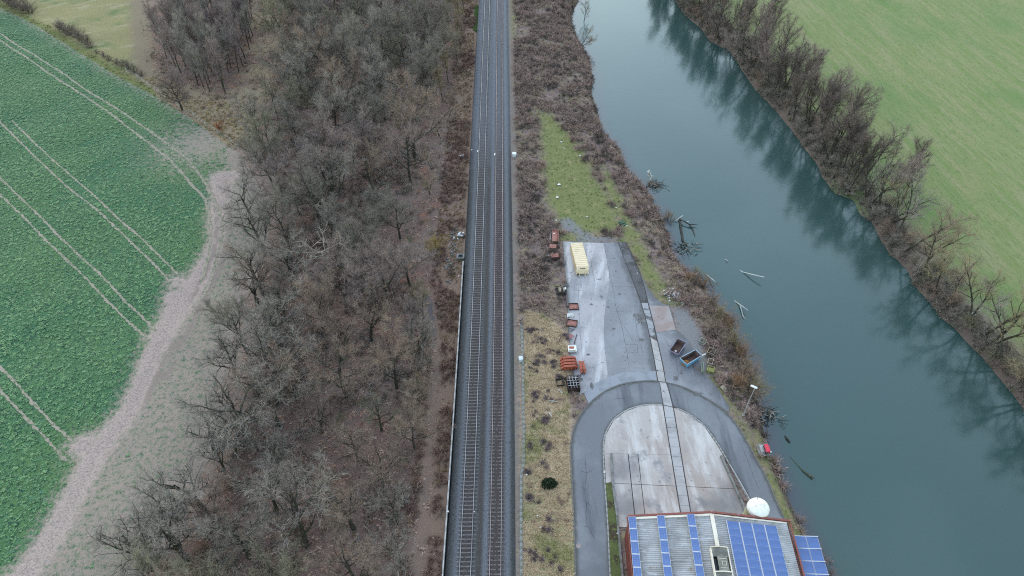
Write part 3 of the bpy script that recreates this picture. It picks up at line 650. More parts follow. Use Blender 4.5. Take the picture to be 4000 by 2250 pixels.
for i, c_ in enumerate(([(2285, 1780), (2290, 1850), (2284, 1920), (2292, 2000), (2288, 2060)], [(2268, 1840), (2290, 1848), (2310, 1838)], [(2272, 1905), (2290, 1915)], [(2285, 1960), (2310, 1975), (2305, 2010)], [(2250, 1700), (2262, 1708)], [(2650, 1530), (2672, 1545)], [(2905, 1760), (2935, 1840), (2962, 1910)], [(2280, 2055), (2300, 2060), (2320, 2100)], [(2400, 1560), (2440, 1556)])): crack(c_, .03, ZR, 40 + i)
for i, (px, py, rx, ry) in enumerate(((2500, 1245, 1.1, 1.5), (2507, 1328, .5, .35), (2310, 1190, .3, .2), (2296, 1385, .35, .25), (2350, 1160, .25, .4), (2395, 1285, .4, .2), (2720, 1540, .9, .5), (2455, 1500, .8, .3), (2335, 1555, .4, .3), (2312, 1508, .3, .7), (2640, 1478, .5, .4), (2660, 1455, .3, .5), (2206, 1030, .4, .9), (2212, 1120, .5, 1.), (2230, 1290, .6, .5), (2262, 1480, .5, .9), (2375, 1200, .25, .25), (2420, 1150, .2, .3), (2400, 1010, .2, .2))):
    c = Vector(G(px, py)); rc = random.Random(90 + i); n = 18; rad = [1 + rc.uniform(-.45, .35) for _ in range(n)]; mb = MB(); P_ = [(c.x + rx * rad[k] * math.cos(6.2832 * k / n), c.y + ry * rad[k] * math.sin(6.2832 * k / n), (ZR if py > 1495 else ZY) + .004) for k in range(n)]
    for k in range(n): mb.face([(c.x, c.y, P_[0][2]), P_[k], P_[(k + 1) % n]])
    mb.build('stain', mat('oil_stain', (.1, .1, .1), .7, [dict(s=1.3, c=(.17, .17, .17), lo=.4, hi=.65, det=5)]))['kind'] = 'structure'
# low walls of the loading ramp
def low_wall(label, pts, w, h, m):
    t = thing('low_wall', label, 'wall'); p = px_poly(pts, h); mb = MB()
    for a, b in zip(p[:-1], p[1:]): mb.bar((*a, h / 2), (*b, h / 2), w, h)
    mb.build('wall', m, t)
low_wall('low concrete wall between road and apron, left of the building', [(2388, 1769), (2393, 1883), (2410, 2010), (2432, 2250), (2445, 2400)], .28, .35, M_CONCD)
low_wall('low concrete ramp wall beside the road, running towards the white tank', [(2818, 1778), (2850, 1850), (2906, 1976), (2925, 2030)], .3, .5, M_CONCD)
low_wall('thin pale kerb wall on the right road ending at the white tank', [(2849, 1811), (2890, 1880), (2926, 1945), (2960, 2010)], .14, .25, M_CONC)
gs = slab('grass_strip', [(2367, 1890), (2391, 1885), (2408, 2010), (2428, 2250), (2440, 2400), (2392, 2420), (2385, 2250), (2375, 2018)], mat('mossy_grass', (.095, .115, .04), .95, [dict(s=.4, c=(.06, .05, .03), lo=.46, hi=.6, det=5), dict(s=2.5, c=(.14, .17, .05), lo=.5, hi=.7)], bump=(4, .12)), .09, sp=1.)

# ------------------------------------------------------------------ building
EH, RH = 6.0, 7.7
p0 = Vector(G(2454, 2018, EH)); p1 = Vector(G(3084, 2037, EH)); yaw = math.atan2(p1.y - p0.y, p1.x - p0.x)
BWd = (p1 - p0).length; BLn = 24.
pa = Vector(G(2777, 1993, RH)); RX = (pa - p0).dot((p1 - p0).normalized())
bld = thing('industrial_building', 'industrial building with corrugated gable roof, solar panels and red trim', 'building', (p0.x, p0.y, 0), yaw)
M_REDW = mat('red_cladding', (.16, .045, .035), .7, [dict(s=.6, c=(.13, .038, .03), lo=.45, hi=.65)])
M_PINK = mat('pink_wall', (.48, .27, .27), .8, [dict(s=.6, c=(.42, .24, .24), lo=.45, hi=.65)])
M_TRIM = mat('red_trim', (.23, .075, .06), .6, [dict(s=.9, c=(.16, .06, .05), lo=.5, hi=.7)])
M_CREAM = mat('cream_flashing', (.72, .66, .55), .7, [dict(s=.5, c=(.55, .48, .38), lo=.5, hi=.72), dict(s=4, c=(.3, .22, .14), lo=.68, hi=.8)])
M_CORR = mat('corrugated_sheet', (.4, .4, .4), .75, [dict(s=.3, c=(.3, .295, .29), lo=.42, hi=.62, det=4), dict(s=1.6, c=(.5, .5, .51), lo=.55, hi=.7, rot=R(0), st=(4, 1, 1)), dict(s=.9, c=(.26, .19, .13), lo=.6, hi=.72, det=4, rg=.7, m=.85), dict(s=3, c=(.1, .08, .06), lo=.66, hi=.74, m=.7)])
def wallq(nm, a, b, h0, h1, m, th=.2):
    mb = MB(); mb.bar((*a, h0 + (h1 - h0) / 2), (*b, h0 + (h1 - h0) / 2), th, h1 - h0); return mb.build(nm, m, bld)
wallq('wall', (.25, .0), (.25, -BLn), 0, EH - .15, M_REDW); wallq('wall', (BWd - .3, -.2), (BWd - .3, -BLn), 0, EH - .15, M_REDW)
mb = MB()
for y in (-.25, -BLn): mb.face([(.36, y, 0), (.36, y, EH - .15), (RX, y, RH - .15), (BWd - .41, y, EH - .15), (BWd - .41, y, 0)][::1 if y < -1 else 1])
mb.build('gable_wall', M_REDW, bld)
mb = MB().box((.11, -15.9, 2.0), (.1, 10.4, 3.6)); mb.build('wall_panel', M_PINK, bld)
def corr(x0, z0, x1, z1, nm):
    pitch = .26; n = int((BLn) / pitch * 4); mb = MB(); L_ = math.hypot(x1 - x0, z1 - z0); nx, nz = -(z1 - z0) / L_, (x1 - x0) / L_
    if nz < 0: nx, nz = -nx, -nz
    for i in range(n + 1):
        y = -i * pitch / 4 - .18; a = .045 * (1, 0, -1, 0)[i % 4]
        mb.v += [(x0 + nx * a, y, z0 + nz * a), (x1 + nx * a, y, z1 + nz * a)]
        if i: k = 2 * i; mb.f.append((k - 2, k, k + 1, k - 1)); mb.mi.append(0)
    return mb.build(nm, M_CORR, bld)
corr(0.0, EH, RX, RH, 'roof'); corr(RX, RH, BWd - .45, EH + .06, 'roof')
zl = lambda x: EH + (RH - EH) * x / RX if x <= RX else RH + (EH - RH) * (x - RX) / (BWd - RX)
# overlaps of the roof sheets
for y in np.arange(-3.2, -BLn, -3.1):
    for a, b in ((.2, RX - .5),):
        MB().bar((a, y, zl(a) + .05), (b, y, zl(b) + .05), .09, .03).build('sheet_lap', M_CORR, bld)
MB().bar((-.05, .02, EH + .05), (RX, .02, RH + .09), .26, .3).bar((RX, .02, RH + .09), (BWd + .05, .02, EH + .08), .26, .3).build('verge_trim', M_TRIM, bld)
MB().bar((.0, -.3, EH + .1), (RX, -.3, RH + .13), .3, .07).bar((RX, -.3, RH + .13), (BWd - .5, -.3, EH + .14), .2, .06).build('flashing', M_CREAM, bld)
MB().bar((RX - .02, -.2, RH + .12), (RX - .02, -5.0, RH + .12), .5, .08).build('ridge_cap', M_CREAM, bld)
MB().tube([(BWd + .02, .1, EH + .02), (BWd + .02, -BLn, EH + .02)], .13, 8).build('gutter', M_TRIM, bld)
MB().tube([(-.1, .0, EH - .12), (-.1, -BLn, EH - .12)], .1, 8).build('gutter', M_TRIM, bld)
for x, z in ((RX, RH + .28), (RX + 3.6, zl(RX + 3.6) + .26), (BWd, EH + .28)): MB().tube([(x, .02, z - .1), (x, .02, z + .12)], .035, 6).build('bolt', M_CONCW, bld)
# solar panels: left rows stand tilted on brackets, right field lies on the slope
M_PV = mat('solar_glass', (.06, .12, .3), .16, [dict(s=.4, c=(.075, .145, .35), lo=.4, hi=.6), dict(s=5, c=(.085, .16, .37), lo=.5, hi=.7, st=(8, .3, 1), m=.6)], spec=.6)
M_ALU = mat('aluminium_frame', (.5, .52, .55), .4, metallic=.4)
def panel_mesh(nm, w, l, fy=.03, n=6, g=.004):
    mb = MB(); mb.box((0, 0, 0), (w, l, .04), mi=1); f = .03
    for i in range(n):
        for j in range(3):
            a, b = -w / 2 + f + (w - 2 * f) * j / 3, -w / 2 + f + (w - 2 * f) * (j + 1) / 3; c, d = -l / 2 + fy + (l - 2 * fy) * i / n, -l / 2 + fy + (l - 2 * fy) * (i + 1) / n
            mb.face([(a + g, c + g, .023), (b - g, c + g, .023), (b - g, d - g, .023), (a + g, d - g, .023)])
    me = mb.mesh(nm); me.materials.append(M_PV); me.materials.append(M_ALU); return me
pm = panel_mesh('solar_panel', 1.0, 1.62)
def place_panel(me, x, y, z, ry, rz=0.):
    s = bpy.data.objects.new('solar_panel', me); COL.objects.link(s); s.parent = bld; s.location = (x, y, z); s.rotation_euler = (0, ry, rz)
sl = -math.atan((RH - EH) / RX)
for cx_ in (.42, 4.12, 7.95):
    for i in range(13):
        y = -.55 - .84 - i * 1.72; place_panel(pm, cx_, y + .3, zl(cx_) + .48, -R(4))
        if i: MB().box((cx_, y + 1.16, zl(cx_) + .47), (1.04, .09, .05)).build('panel_rail', M_ALU, bld)
        MB().bar((cx_ + .42, y + .3, zl(cx_) + .02), (cx_ + .42, y + .3, zl(cx_) + .48), .05).bar((cx_ - .42, y + .3, zl(cx_ - .42)), (cx_ - .42, y + .3, zl(cx_) + .42), .05).bar((cx_ - .45, y + .3, zl(cx_) + .42), (cx_ + 1.0, y + .3, zl(cx_ + 1.0) + .06), .04).build('bracket', M_ALU, bld)
pm2 = panel_mesh('solar_panel_wide', 1.62, 1.0, .006, 4, .002); pm3 = panel_mesh('solar_panel_square', 1.62, 1.6, .01, 4, .002); sr = math.atan((RH - EH) / (BWd - RX))
for j in range(4):
    x = RX + 2.65 + j * 1.71
    for i in range(19): place_panel(pm2, x, -1.45 - i * 1.005, zl(x) + .13, sr)
    MB().bar((x - .86, -.95, zl(x - .86) + .16), (x - .86, -20.2, zl(x - .86) + .16), .07, .05).build('panel_rail', M_ALU, bld)
# canopy with panels on the river side
cz = 4.4
for j in range(2):
    for i in range(11): place_panel(pm3, BWd + 1.35 + j * 1.66, -2.1 - i * 1.701, cz + .15 - j * .1, R(4))
for i in range(11):
    y = -2.1 - i * 1.701 + .85
    MB().box((BWd + 2.18, y, cz + .1), (3.4, .11, .06)).build('panel_rail', M_ALU, bld)
MB().box((BWd + 1.5, -11.5, cz - .08), (3.3, 19.4, .08)).build('canopy', M_CONCD, bld)
for i in range(4): MB().box((BWd + 2.9, -3 - i * 5., cz / 2 - .15), (.15, .15, cz - .2)).build('post', M_TRIM, bld)
# ridge vent with open flap
vx, vy0, vy1 = RX + .0, -5.0, -12.5
M_GLASSD = mat('dusty_glass', (.1, .1, .085), .25, [dict(s=.8, c=(.2, .19, .15), lo=.45, hi=.65)], spec=.5)
M_HATCH = mat('vent_hatch', (.16, .165, .13), .5, [dict(s=1.2, c=(.22, .22, .18), lo=.45, hi=.65)])
vt = MB()
for s in (-1, 1): vt.bar((vx + s * 1.05, vy0, RH + .32), (vx + s * 1.05, vy1, RH + .32), .13, .62)
arc = [(vx + 1.1 * math.cos(t), RH + .55 + .25 * math.sin(t)) for t in np.linspace(math.pi, 0, 9)]
for y in (vy0, -8.15, vy1):
    for a, b in zip(arc[:-1], arc[1:]): vt.bar((a[0], y, a[1]), (b[0], y, b[1]), .12, .14)
vo = vt.build('roof_vent', M_CREAM, bld)
g1 = MB()
for a, b in zip(arc[:-1], arc[1:]): g1.face([(a[0], vy0 - .05, a[1] - .05), (b[0], vy0 - .05, b[1] - .05), (b[0], -6.2, b[1] - .05), (a[0], -6.2, a[1] - .05)][::-1])
g1.build('pane', M_GLASSD, vo)
MB().box((vx, -7.2, RH + .3), (2., 2.2, .04)).build('pane', mat('vent_inner_shade', (.025, .027, .03), .3), vo)  # sheet painted dark in place of the unlit vent inside
hm = MB().box((vx + .12, -7.15, RH + .72), (1.25, 1.95, .06))
for a, b in (((-.25, -7.35), (.25, -7.35)), ((-.25, -6.85), (.25, -6.85)), ((-.25, -7.35), (-.25, -6.85)), ((.25, -7.35), (.25, -6.85))): hm.bar((vx + .25 + a[0], a[1], RH + .77), (vx + .25 + b[0], b[1], RH + .77), .05, .03, mi=1)
for y in (-6.5, -7.7): hm.bar((vx - .3, y, RH + .77), (vx + .6, y, RH + .77), .04, .03, mi=1)
hm.build('hatch', [M_HATCH, M_CREAM], vo)
g2 = MB()
for a, b in zip(arc[:-1], arc[1:]): g2.face([(a[0], -8.2, a[1] - .05), (b[0], -8.2, b[1] - .05), (b[0], vy1, b[1] - .05), (a[0], vy1, a[1] - .05)][::-1])
g2.build('pane', M_GLASSD, vo)

# tank
tc_ = G(2967, 1975, 7.3); tk = thing('storage_tank', 'white upright storage tank with domed top beside the building roof', 'tank', (tc_[0], tc_[1], 0))
M_TANK = mat('tank_white', (.8, .8, .72), .5, [dict(s=.6, c=(.74, .73, .6), lo=.5, hi=.7)])
tk.scale = (.9, .9, 1)
MB().lathe([(1.62, 0), (1.62, 6.3), (1.64, 6.32), (1.64, 6.5)], 32).build('shell', mat('tank_side', (.55, .55, .38), .6, [dict(s=.7, c=(.4, .4, .22), lo=.45, hi=.65)]), tk, True)
MB().lathe([(1.64, 6.5), (1.62, 6.75), (1.5, 7.0), (1.25, 7.2), (.85, 7.36), (.4, 7.43), (.01, 7.45)], 32).build('dome', M_TANK, tk, True)
MB().lathe([(1.66, 6.42), (1.7, 6.46), (1.66, 6.54)], 32).build('rim_ring', M_CONC, tk)
MB().tube([(.1, .35, 7.3), (.1, .35, 7.52)], .28, 14).build('hatch', M_TANK, tk)
for k in range(8):
    a_ = k * math.pi / 4 + .2; MB().tube([(r_ * math.cos(a_), r_ * math.sin(a_), z_ + .004) for r_, z_ in ((1.62, 6.76), (1.5, 7.0), (1.25, 7.2), (.85, 7.36), (.4, 7.43))], .018, 4).build('seam', mat('tank_seam', (.62, .61, .5), .6), tk)
for x, y in ((-.6, -.1), (.7, -.1), (-.05, 1.1)): MB().tube([(x, y, 7.2), (x, y, 7.5)], .06, 8).build('lifting_lug', M_CONC, tk)

# ------------------------------------------------------------------ bare trees
def rot_about(v, ax, a): return Matrix.Rotation(a, 3, ax) @ v
def perp(d, rnd):
    a = Vector((rnd.gauss(0, 1), rnd.gauss(0, 1), rnd.gauss(0, 1))); p = a - d * a.dot(d)
    return p.normalized() if p.length > 1e-6 else Vector((1, 0, 0))
def limb(p, d, L, rnd, wob, up, nseg):
    pts = [p.copy()]; d = d.copy()
    for i in range(nseg):
        d = (d + perp(d, rnd) * wob + Vector((0, 0, up))).normalized(); p = p + d * (L / nseg); pts.append(p.copy())
    return pts
def along(pts, t):
    x = t * (len(pts) - 1); i = min(int(x), len(pts) - 2); f = x - i
    return pts[i].lerp(pts[i + 1], f), (pts[i + 1] - pts[i]).normalized()
def twigs(segs, n, L, w, rs, up=.25, spread=1.):
    """slender triangles scattered along the branch pieces SEGS (a, b)"""
    A = np.array([s[0] for s in segs]); B = np.array([s[1] for s in segs]); ln = np.linalg.norm(B - A, axis=1)
    k = rs.choice(len(segs), n, p=ln / ln.sum()); t = rs.rand(n, 1)
    P = A[k] + (B[k] - A[k]) * t; D = (B[k] - A[k]) / ln[k][:, None]
    D = D * .55 + rs.normal(0, .55 * spread, (n, 3)); D[:, 2] += up; D /= np.linalg.norm(D, axis=1)[:, None]
    l = L * rs.uniform(.4, 1.2, (n, 1)); S = np.cross(D, rs.normal(0, 1, (n, 3))); S /= np.linalg.norm(S, axis=1)[:, None]
    S *= w * rs.uniform(.6, 1.2, (n, 1)); M_ = P + D * l * .55 + rs.normal(0, .06, (n, 3)) * l; E_ = P + D * l + rs.normal(0, .1, (n, 3)) * l
    return np.stack([P - S / 2, P + S / 2, E_], 1).reshape(-1, 3)
PROTO = {}
def proto(key, seed, h, kind, tw, tl=.85, twd=.026, spread=1., gn=1.):
    rnd = random.Random(seed); rs = np.random.RandomState(seed); tr = MB(); cr = MB(); segs = []
    def rec(p, d, L, r, lv):
        c = CFG[lv]; pts = limb(p, d, L, rnd, c['wob'] * gn, c['up'], c['seg'])
        rr = [r * (1 - .75 * i / c['seg']) for i in range(c['seg'] + 1)]
        (tr if lv < SPL else cr).tube(pts, rr, c['n'], cap=False)
        if lv >= 1:
            for a, b in zip(pts[:-1], pts[1:]):
                if lv == len(CFG) - 1 or lv == len(CFG) - 2: segs.append((tuple(a), tuple(b)))
        if lv + 1 < len(CFG):
            n = c['kids']; ph = rnd.uniform(0, 6.28)
            for i in range(n):
                t = c['t0'] + (1 - c['t0']) * (i + rnd.uniform(.2, .9)) / n; q, dd = along(pts, min(t, .999))
                ph += 2.4 + rnd.uniform(-.5, .5); u = dd.orthogonal().normalized(); ax = rot_about(u, dd, ph)
                nd = rot_about(dd, ax, c['ang'] * rnd.uniform(.7, 1.25))
                rec(q, nd, c['kl'] * (L if c.get('rel', 1) else 1) * rnd.uniform(.7, 1.15) * (1.1 - c.get('fall', .45) * t), r * c['kr'] * (1 - .5 * t), lv + 1)
    if kind == 'broad':
        CFG = [dict(wob=.07, up=.02, seg=5, n=7, kids=8, t0=.28, ang=.95, kl=.72, kr=.55, fall=.35), dict(wob=.16, up=.08, seg=5, n=5, kids=7, t0=.25, ang=.75, kl=.6, kr=.55),
               dict(wob=.2, up=.06, seg=4, n=4, kids=7, t0=.15, ang=.75, kl=.58, kr=.55), dict(wob=.25, up=.04, seg=3, n=3)]; SPL = 3; L0 = h * .72; r0 = h * (.022 if gn == 1 else .03)
    elif kind == 'slim':
        CFG = [dict(wob=.05, up=.04, seg=7, n=6, kids=15, t0=.3, ang=.6, kl=.36, kr=.42, fall=.55), dict(wob=.12, up=.12, seg=4, n=4, kids=6, t0=.2, ang=.6, kl=.5, kr=.55),
               dict(wob=.2, up=.08, seg=3, n=3)]; SPL = 2; L0 = h * .95; r0 = h * .0125
    elif kind == 'lean':
        CFG = [dict(wob=.1, up=.03, seg=7, n=6, kids=9, t0=.35, ang=.75, kl=.45, kr=.5, fall=.45), dict(wob=.18, up=.1, seg=5, n=4, kids=7, t0=.2, ang=.65, kl=.55, kr=.55),
               dict(wob=.22, up=.06, seg=3, n=3, kids=4, t0=.2, ang=.6, kl=.5, kr=.6), dict(wob=.2, up=.04, seg=2, n=3)]; SPL = 2; L0 = h * .9; r0 = h * .018
    elif kind == 'shrub':
        CFG = [None, dict(wob=.12, up=.06, seg=4, n=4, kids=5, t0=.25, ang=.5, kl=.55, kr=.6), dict(wob=.18, up=.05, seg=3, n=3)]; SPL = 2
    if kind == 'shrub':
        for i in range(24):
            a = rnd.uniform(0, 6.28); el = rnd.uniform(.25, 1.5); d = Vector((math.cos(a) * math.cos(el), math.sin(a) * math.cos(el), math.sin(el)))
            rec(Vector((rnd.gauss(0, .12) * h, rnd.gauss(0, .12) * h, 0)), d, h * rnd.uniform(.6, .95) * (.75 + .25 * math.sin(el)), h * .008, 1)
    else:
        stems = 1
        if kind == 'lean': stems = rnd.choice((1, 2, 2))
        for i in range(stems):
            d = Vector((rnd.gauss(0, .05), rnd.gauss(0, .05), 1)) if kind != 'lean' else Vector((rnd.gauss(0, .28), rnd.gauss(0, .28), 1))
            rec(Vector((rnd.gauss(0, .2) * (stems > 1), rnd.gauss(0, .2) * (stems > 1), -.4)), d.normalized(), L0 * rnd.uniform(.85, 1.05), r0, 0)
    V = twigs(segs, tw, tl, twd, rs, spread=spread)
    cv = [tuple(v) for v in cr.v]; k = len(cv)
    cm = bpy.data.meshes.new('crown'); cm.from_pydata(cv + [tuple(v) for v in V], [], cr.f + [(k + 3 * i, k + 3 * i + 1, k + 3 * i + 2) for i in range(tw)])
    PROTO[key] = (tr.mesh('trunk'), cm, h)
for i in range(5): proto('broad%d' % i, 11 + i, 12., 'broad', 8500, .75, .03)
for i in range(5): proto('open%d' % i, 111 + i, 12., 'broad', 4400, .85, .028, gn=1.5)
for i in range(4): proto('slim%d' % i, 31 + i, 13., 'slim', 4600, 1.0, .026)
for i in range(4): proto('lean%d' % i, 51 + i, 10., 'lean', 2200, .75, .024, gn=1.3)
for i in range(4): proto('shrub%d' % i, 71 + i, 2.4, 'shrub', 1900, .5, .02)
for i in range(2): proto('tall_shrub%d' % i, 91 + i, 4.5, 'shrub', 3800, .8, .022)
def put_tree(name, key, x, y, h, tmat, label, cat, group=None, rz=None, wide=1., tilt=None, bark=None, rnd=random, z=None):
    tm, cm, h0 = PROTO[key]; s = h / h0
    t = thing(name, label, cat, (x, y, float(H(x, y)[0]) if z is None else z), rnd.uniform(0, 6.28) if rz is None else rz, group)
    t.scale = (s * wide, s * wide, s)
    if tilt: t.rotation_euler = (tilt[0], tilt[1], t.rotation_euler.z)
    shrub = 'shrub' in key
    for nm, me, m in (('stems' if shrub else 'trunk', tm, bark or M_BARK), ('twigs' if shrub else 'crown', cm, tmat)):
        if not me.materials: me.materials.append(m)
        o = bpy.data.objects.new(nm, me); COL.objects.link(o); o.parent = t
        o.material_slots[0].link = 'OBJECT'; o.material_slots[0].material = m
    return t
def scatter(poly, n, dmin, rnd, avoid=(), ok=None):
    A = np.array(poly); out = []; tries = 0
    while len(out) < n and tries < n * 60:
        tries += 1; p = (rnd.uniform(A[:, 0].min(), A[:, 0].max()), rnd.uniform(A[:, 1].min(), A[:, 1].max()))
        if not inside([p], poly)[0]: continue
        dm = dmin(p) if callable(dmin) else dmin
        if any((p[0] - q[0]) ** 2 + (p[1] - q[1]) ** 2 < dm * dm for q in out): continue
        if any((p[0] - q[0]) ** 2 + (p[1] - q[1]) ** 2 < q[2] ** 2 for q in avoid): continue
        if ok and not ok(p): continue
        out.append(p)
    return out
rT = random.Random(7)
taken = []
def hero(px, py, key, h, m, label, wide=1., name='bare_tree', cat='tree', **k):
    x, y = GH(px, py)[:2]; taken.append((x, y, 3.)); return put_tree(name, key, x, y, h, m, label, cat, wide=wide, rnd=rT, **k)
# trees one can point to
hero(712, 430, 'broad0', 12.5, T_BANK, 'small lone bare tree on the field edge below the pasture, dark short trunk')
hero(960, 1690, 'open1', 14.5, T_GREY, 'wide-forking bare tree reaching left over the bare field track, at the wood edge', 1.25)
hero(1100, 1370, 'open2', 15.5, T_GREY, 'bare tree leaning over the narrow neck of the field track', 1.2)
hero(680, 2110, 'open3', 11, T_GREY, 'upright bare tree standing on the leafy field margin near the bottom left')
hero(630, 2290, 'open4', 13, T_GREY, 'low spreading bare tree at the bottom left corner of the wood', 1.15)
hero(880, 1850, 'open0', 9, T_GREY, 'bare tree on the wood edge between the two spreading field-edge trees')
hero(1150, 1150, 'open2', 14, T_GREY, 'tall dark-trunked bare tree just left of the bleached dead tree')
hero(1190, 395, 'broad3', 17, T_GREY, 'largest domed bare tree in the upper part of the wood', 1.1)
hero(1300, 760, 'broad1', 15, T_PURP, 'domed grey bare tree in the middle of the wood above the dead tree', 1.05)
hero(1120, 800, 'broad4', 12, T_PURP, 'purplish domed bare tree at the wood edge where the field bends', 1.1)
hero(1705, 980, 'tall_shrub0', 4.6, T_GOLD, 'golden bare willow bush left of the tracks', .8, 'golden_bush', 'bush')
hero(1640, 1160, 'tall_shrub1', 4.6, T_OLIVE, 'straw-coloured bush beside the woodland path', .8, 'straw_bush', 'bush')
for q_ in ((800, 1985, 'open2', 12.5, 'at the wood edge below the two spreading field-edge trees'), (735, 2185, 'open0', 12.5, 'among the bottom left edge trees, the one nearest the wood'), (1085, 1530, 'open4', 14.5, 'behind the wide-forking field-edge tree'), (1030, 1150, 'open3', 12, 'at the wood edge where the track narrows'), (1035, 1000, 'open1', 12, 'at the wood edge below the track bend'), (835, 1765, 'open2', 10.5, 'slanting out over the leafy field margin'), (560, 2230, 'open1', 9.5, 'furthest out on the leafy margin in the bottom left corner'), (930, 1500, 'open0', 11, 'standing just right of the middle of the field track'), (985, 860, 'open4', 11, 'on the outer side of the field track bend')):
    hero(q_[0], q_[1], q_[2], q_[3], T_GREY, 'bare spreading tree ' + q_[4], 1.2)
# bleached dead tree
dx, dy = GH(1300, 1130)[:2]; dt = thing('dead_tree', 'bleached leafless dead tree with pale twisting branches in the middle of the wood', 'tree', (dx, dy, float(H(dx, dy)[0])))
rd = random.Random(5); tr = MB(); br = MB()
tr.tube(limb(Vector((0, 0, -.3)), Vector((.1, 0, 1)), 6.5, rd, .08, .02, 5), [.26, .23, .2, .17, .14, .1], 7)
tr.tube(limb(Vector((-2.6, .4, -.3)), Vector((-.1, 0, 1)), 6., rd, .1, .02, 5), [.2, .18, .15, .13, .1, .08], 7)
for k in range(17):
    b0 = Vector((.3, 0, rd.uniform(3, 6.3))) if k % 2 else Vector((-2.7, .4, rd.uniform(2.6, 5.6))); a = rd.uniform(0, 6.28)
    pts = limb(b0, Vector((math.cos(a), math.sin(a), .55)), rd.uniform(2.2, 4.2), rd, .2, .03, 6); br.tube(pts, [.075 - .01 * i for i in range(7)], 5)
    for j in range(6):
        q, d = along(pts, rd.uniform(.3, .95)); br.tube(limb(q, rot_about(d, perp(d, rd), .9), rd.uniform(.6, 1.6), rd, .22, .05, 3), [.035, .03, .022, .012], 4)
tr.build('trunk', M_DEAD, dt); br.build('branches', M_DEAD, dt); taken.append((dx, dy + 1, 6.)); taken.append((dx - 2, dy - 6, 5.)); dt.scale = (1.6, 1.6, 1.6)

WOOD = W([(985, 640), (1030, 740), (1080, 860), (1080, 1000), (1010, 1120), (965, 1240), (950, 1380), (950, 1480), (920, 1610), (890, 1740), (830, 1880), (760, 2020), (680, 2150), (600, 2270), (560, 2500), (1560, 2600), (1590, 2250), (1620, 2000), (1640, 1750), (1650, 1500),
          (1650, 1330), (1620, 1180), (1580, 1000), (1590, 800), (1640, 620), (1700, 400), (1740, 150), (1770, -60), (1780, -90), (1100, -90), (1130, 80), (1130, 330), (1060, 480)])
groups = {'n': ('bare trees of the near wood', 'grey-brown bare tree in the near part of the wood, above red-brown leaf litter'),
          'm': ('bare trees of the middle wood', 'grey bare tree with twiggy crown in the dense middle of the wood'),
          'f': ('bare trees of the far wood', 'dark bare tree with domed crown in the far part of the wood')}
def dmin(p): return 5.9 if p[1] < 75 else (6.4 if p[1] < 120 else 7.8)
for x, y in scatter(WOOD, 260, dmin, rT, taken, lambda p: mnoise.noise((p[0] * .07, p[1] * .05, 2.)) > -.38):
    g = 'n' if y < 75 else 'm' if y < 120 else 'f'
    h = rT.uniform(8, 15) if g == 'n' else rT.uniform(9, 18) if g == 'm' else rT.uniform(10, 20.5)
    put_tree('bare_tree', ('open%d' if g == 'n' and rT.random() < .8 or g == 'm' and rT.random() < .3 else 'broad%d') % rT.randrange(5), x, y, h, rT.choice((T_GREY, T_DEEP, T_DEEP, T_PURP, T_BROWN, T_MOSS) if g != 'n' else (T_GREY, T_BROWN, T_MOSS, T_DEEP, T_BROWN)), groups[g][1], 'tree', groups[g][0], wide=rT.uniform(.8, 1.05), rnd=rT)
STAND = W([(640, 120), (700, 40), (860, 20), (1000, 60), (1000, 200), (930, 300), (890, 385), (820, 370), (740, 350), (690, 310), (640, 230)])
for x, y in scatter(STAND, 84, 2.3, rT):
    put_tree('slender_tree', 'slim%d' % rT.randrange(4), x, y, rT.uniform(11, 15), rT.choice((T_PURP, T_PURP, T_GREY)), 'slender upright bare tree of the purple-brown stand beside the pasture', 'tree', 'slender trees of the stand beside the pasture', rnd=rT)
OLIV = W([(1560, -80), (1790, -80), (1815, 60), (1800, 200), (1770, 330), (1730, 420), (1660, 400), (1620, 250), (1600, 60)])
for x, y in scatter(OLIV, 34, 3.6, rT):
    put_tree('slender_tree', 'slim%d' % rT.randrange(4), x, y, rT.uniform(8, 12), rT.choice((T_OLIVE, T_OLIVE, T_BROWN)), 'slender olive-brown tree in the belt along the far left side of the tracks', 'tree', 'slender trees along the far tracks', rnd=rT, wide=1.15)
for p_, h_ in (((1690, 660), 6), ((1680, 760), 5.5), ((1720, 540), 6), ((1655, 1240), 6.5), ((1660, 1330), 6), ((1668, 1440), 5.), ((1745, 480), 5), ((1650, 1420), 7), ((1640, 1560), 6)):
    x, y = GH(*p_)[:2]; put_tree('slender_tree', 'lean%d' % rT.randrange(4), x, y, h_, rT.choice((T_OLIVE, T_GREY)), 'small thin bare tree between the wood and the track wall', 'tree', 'small trees between wood and tracks', rnd=rT)
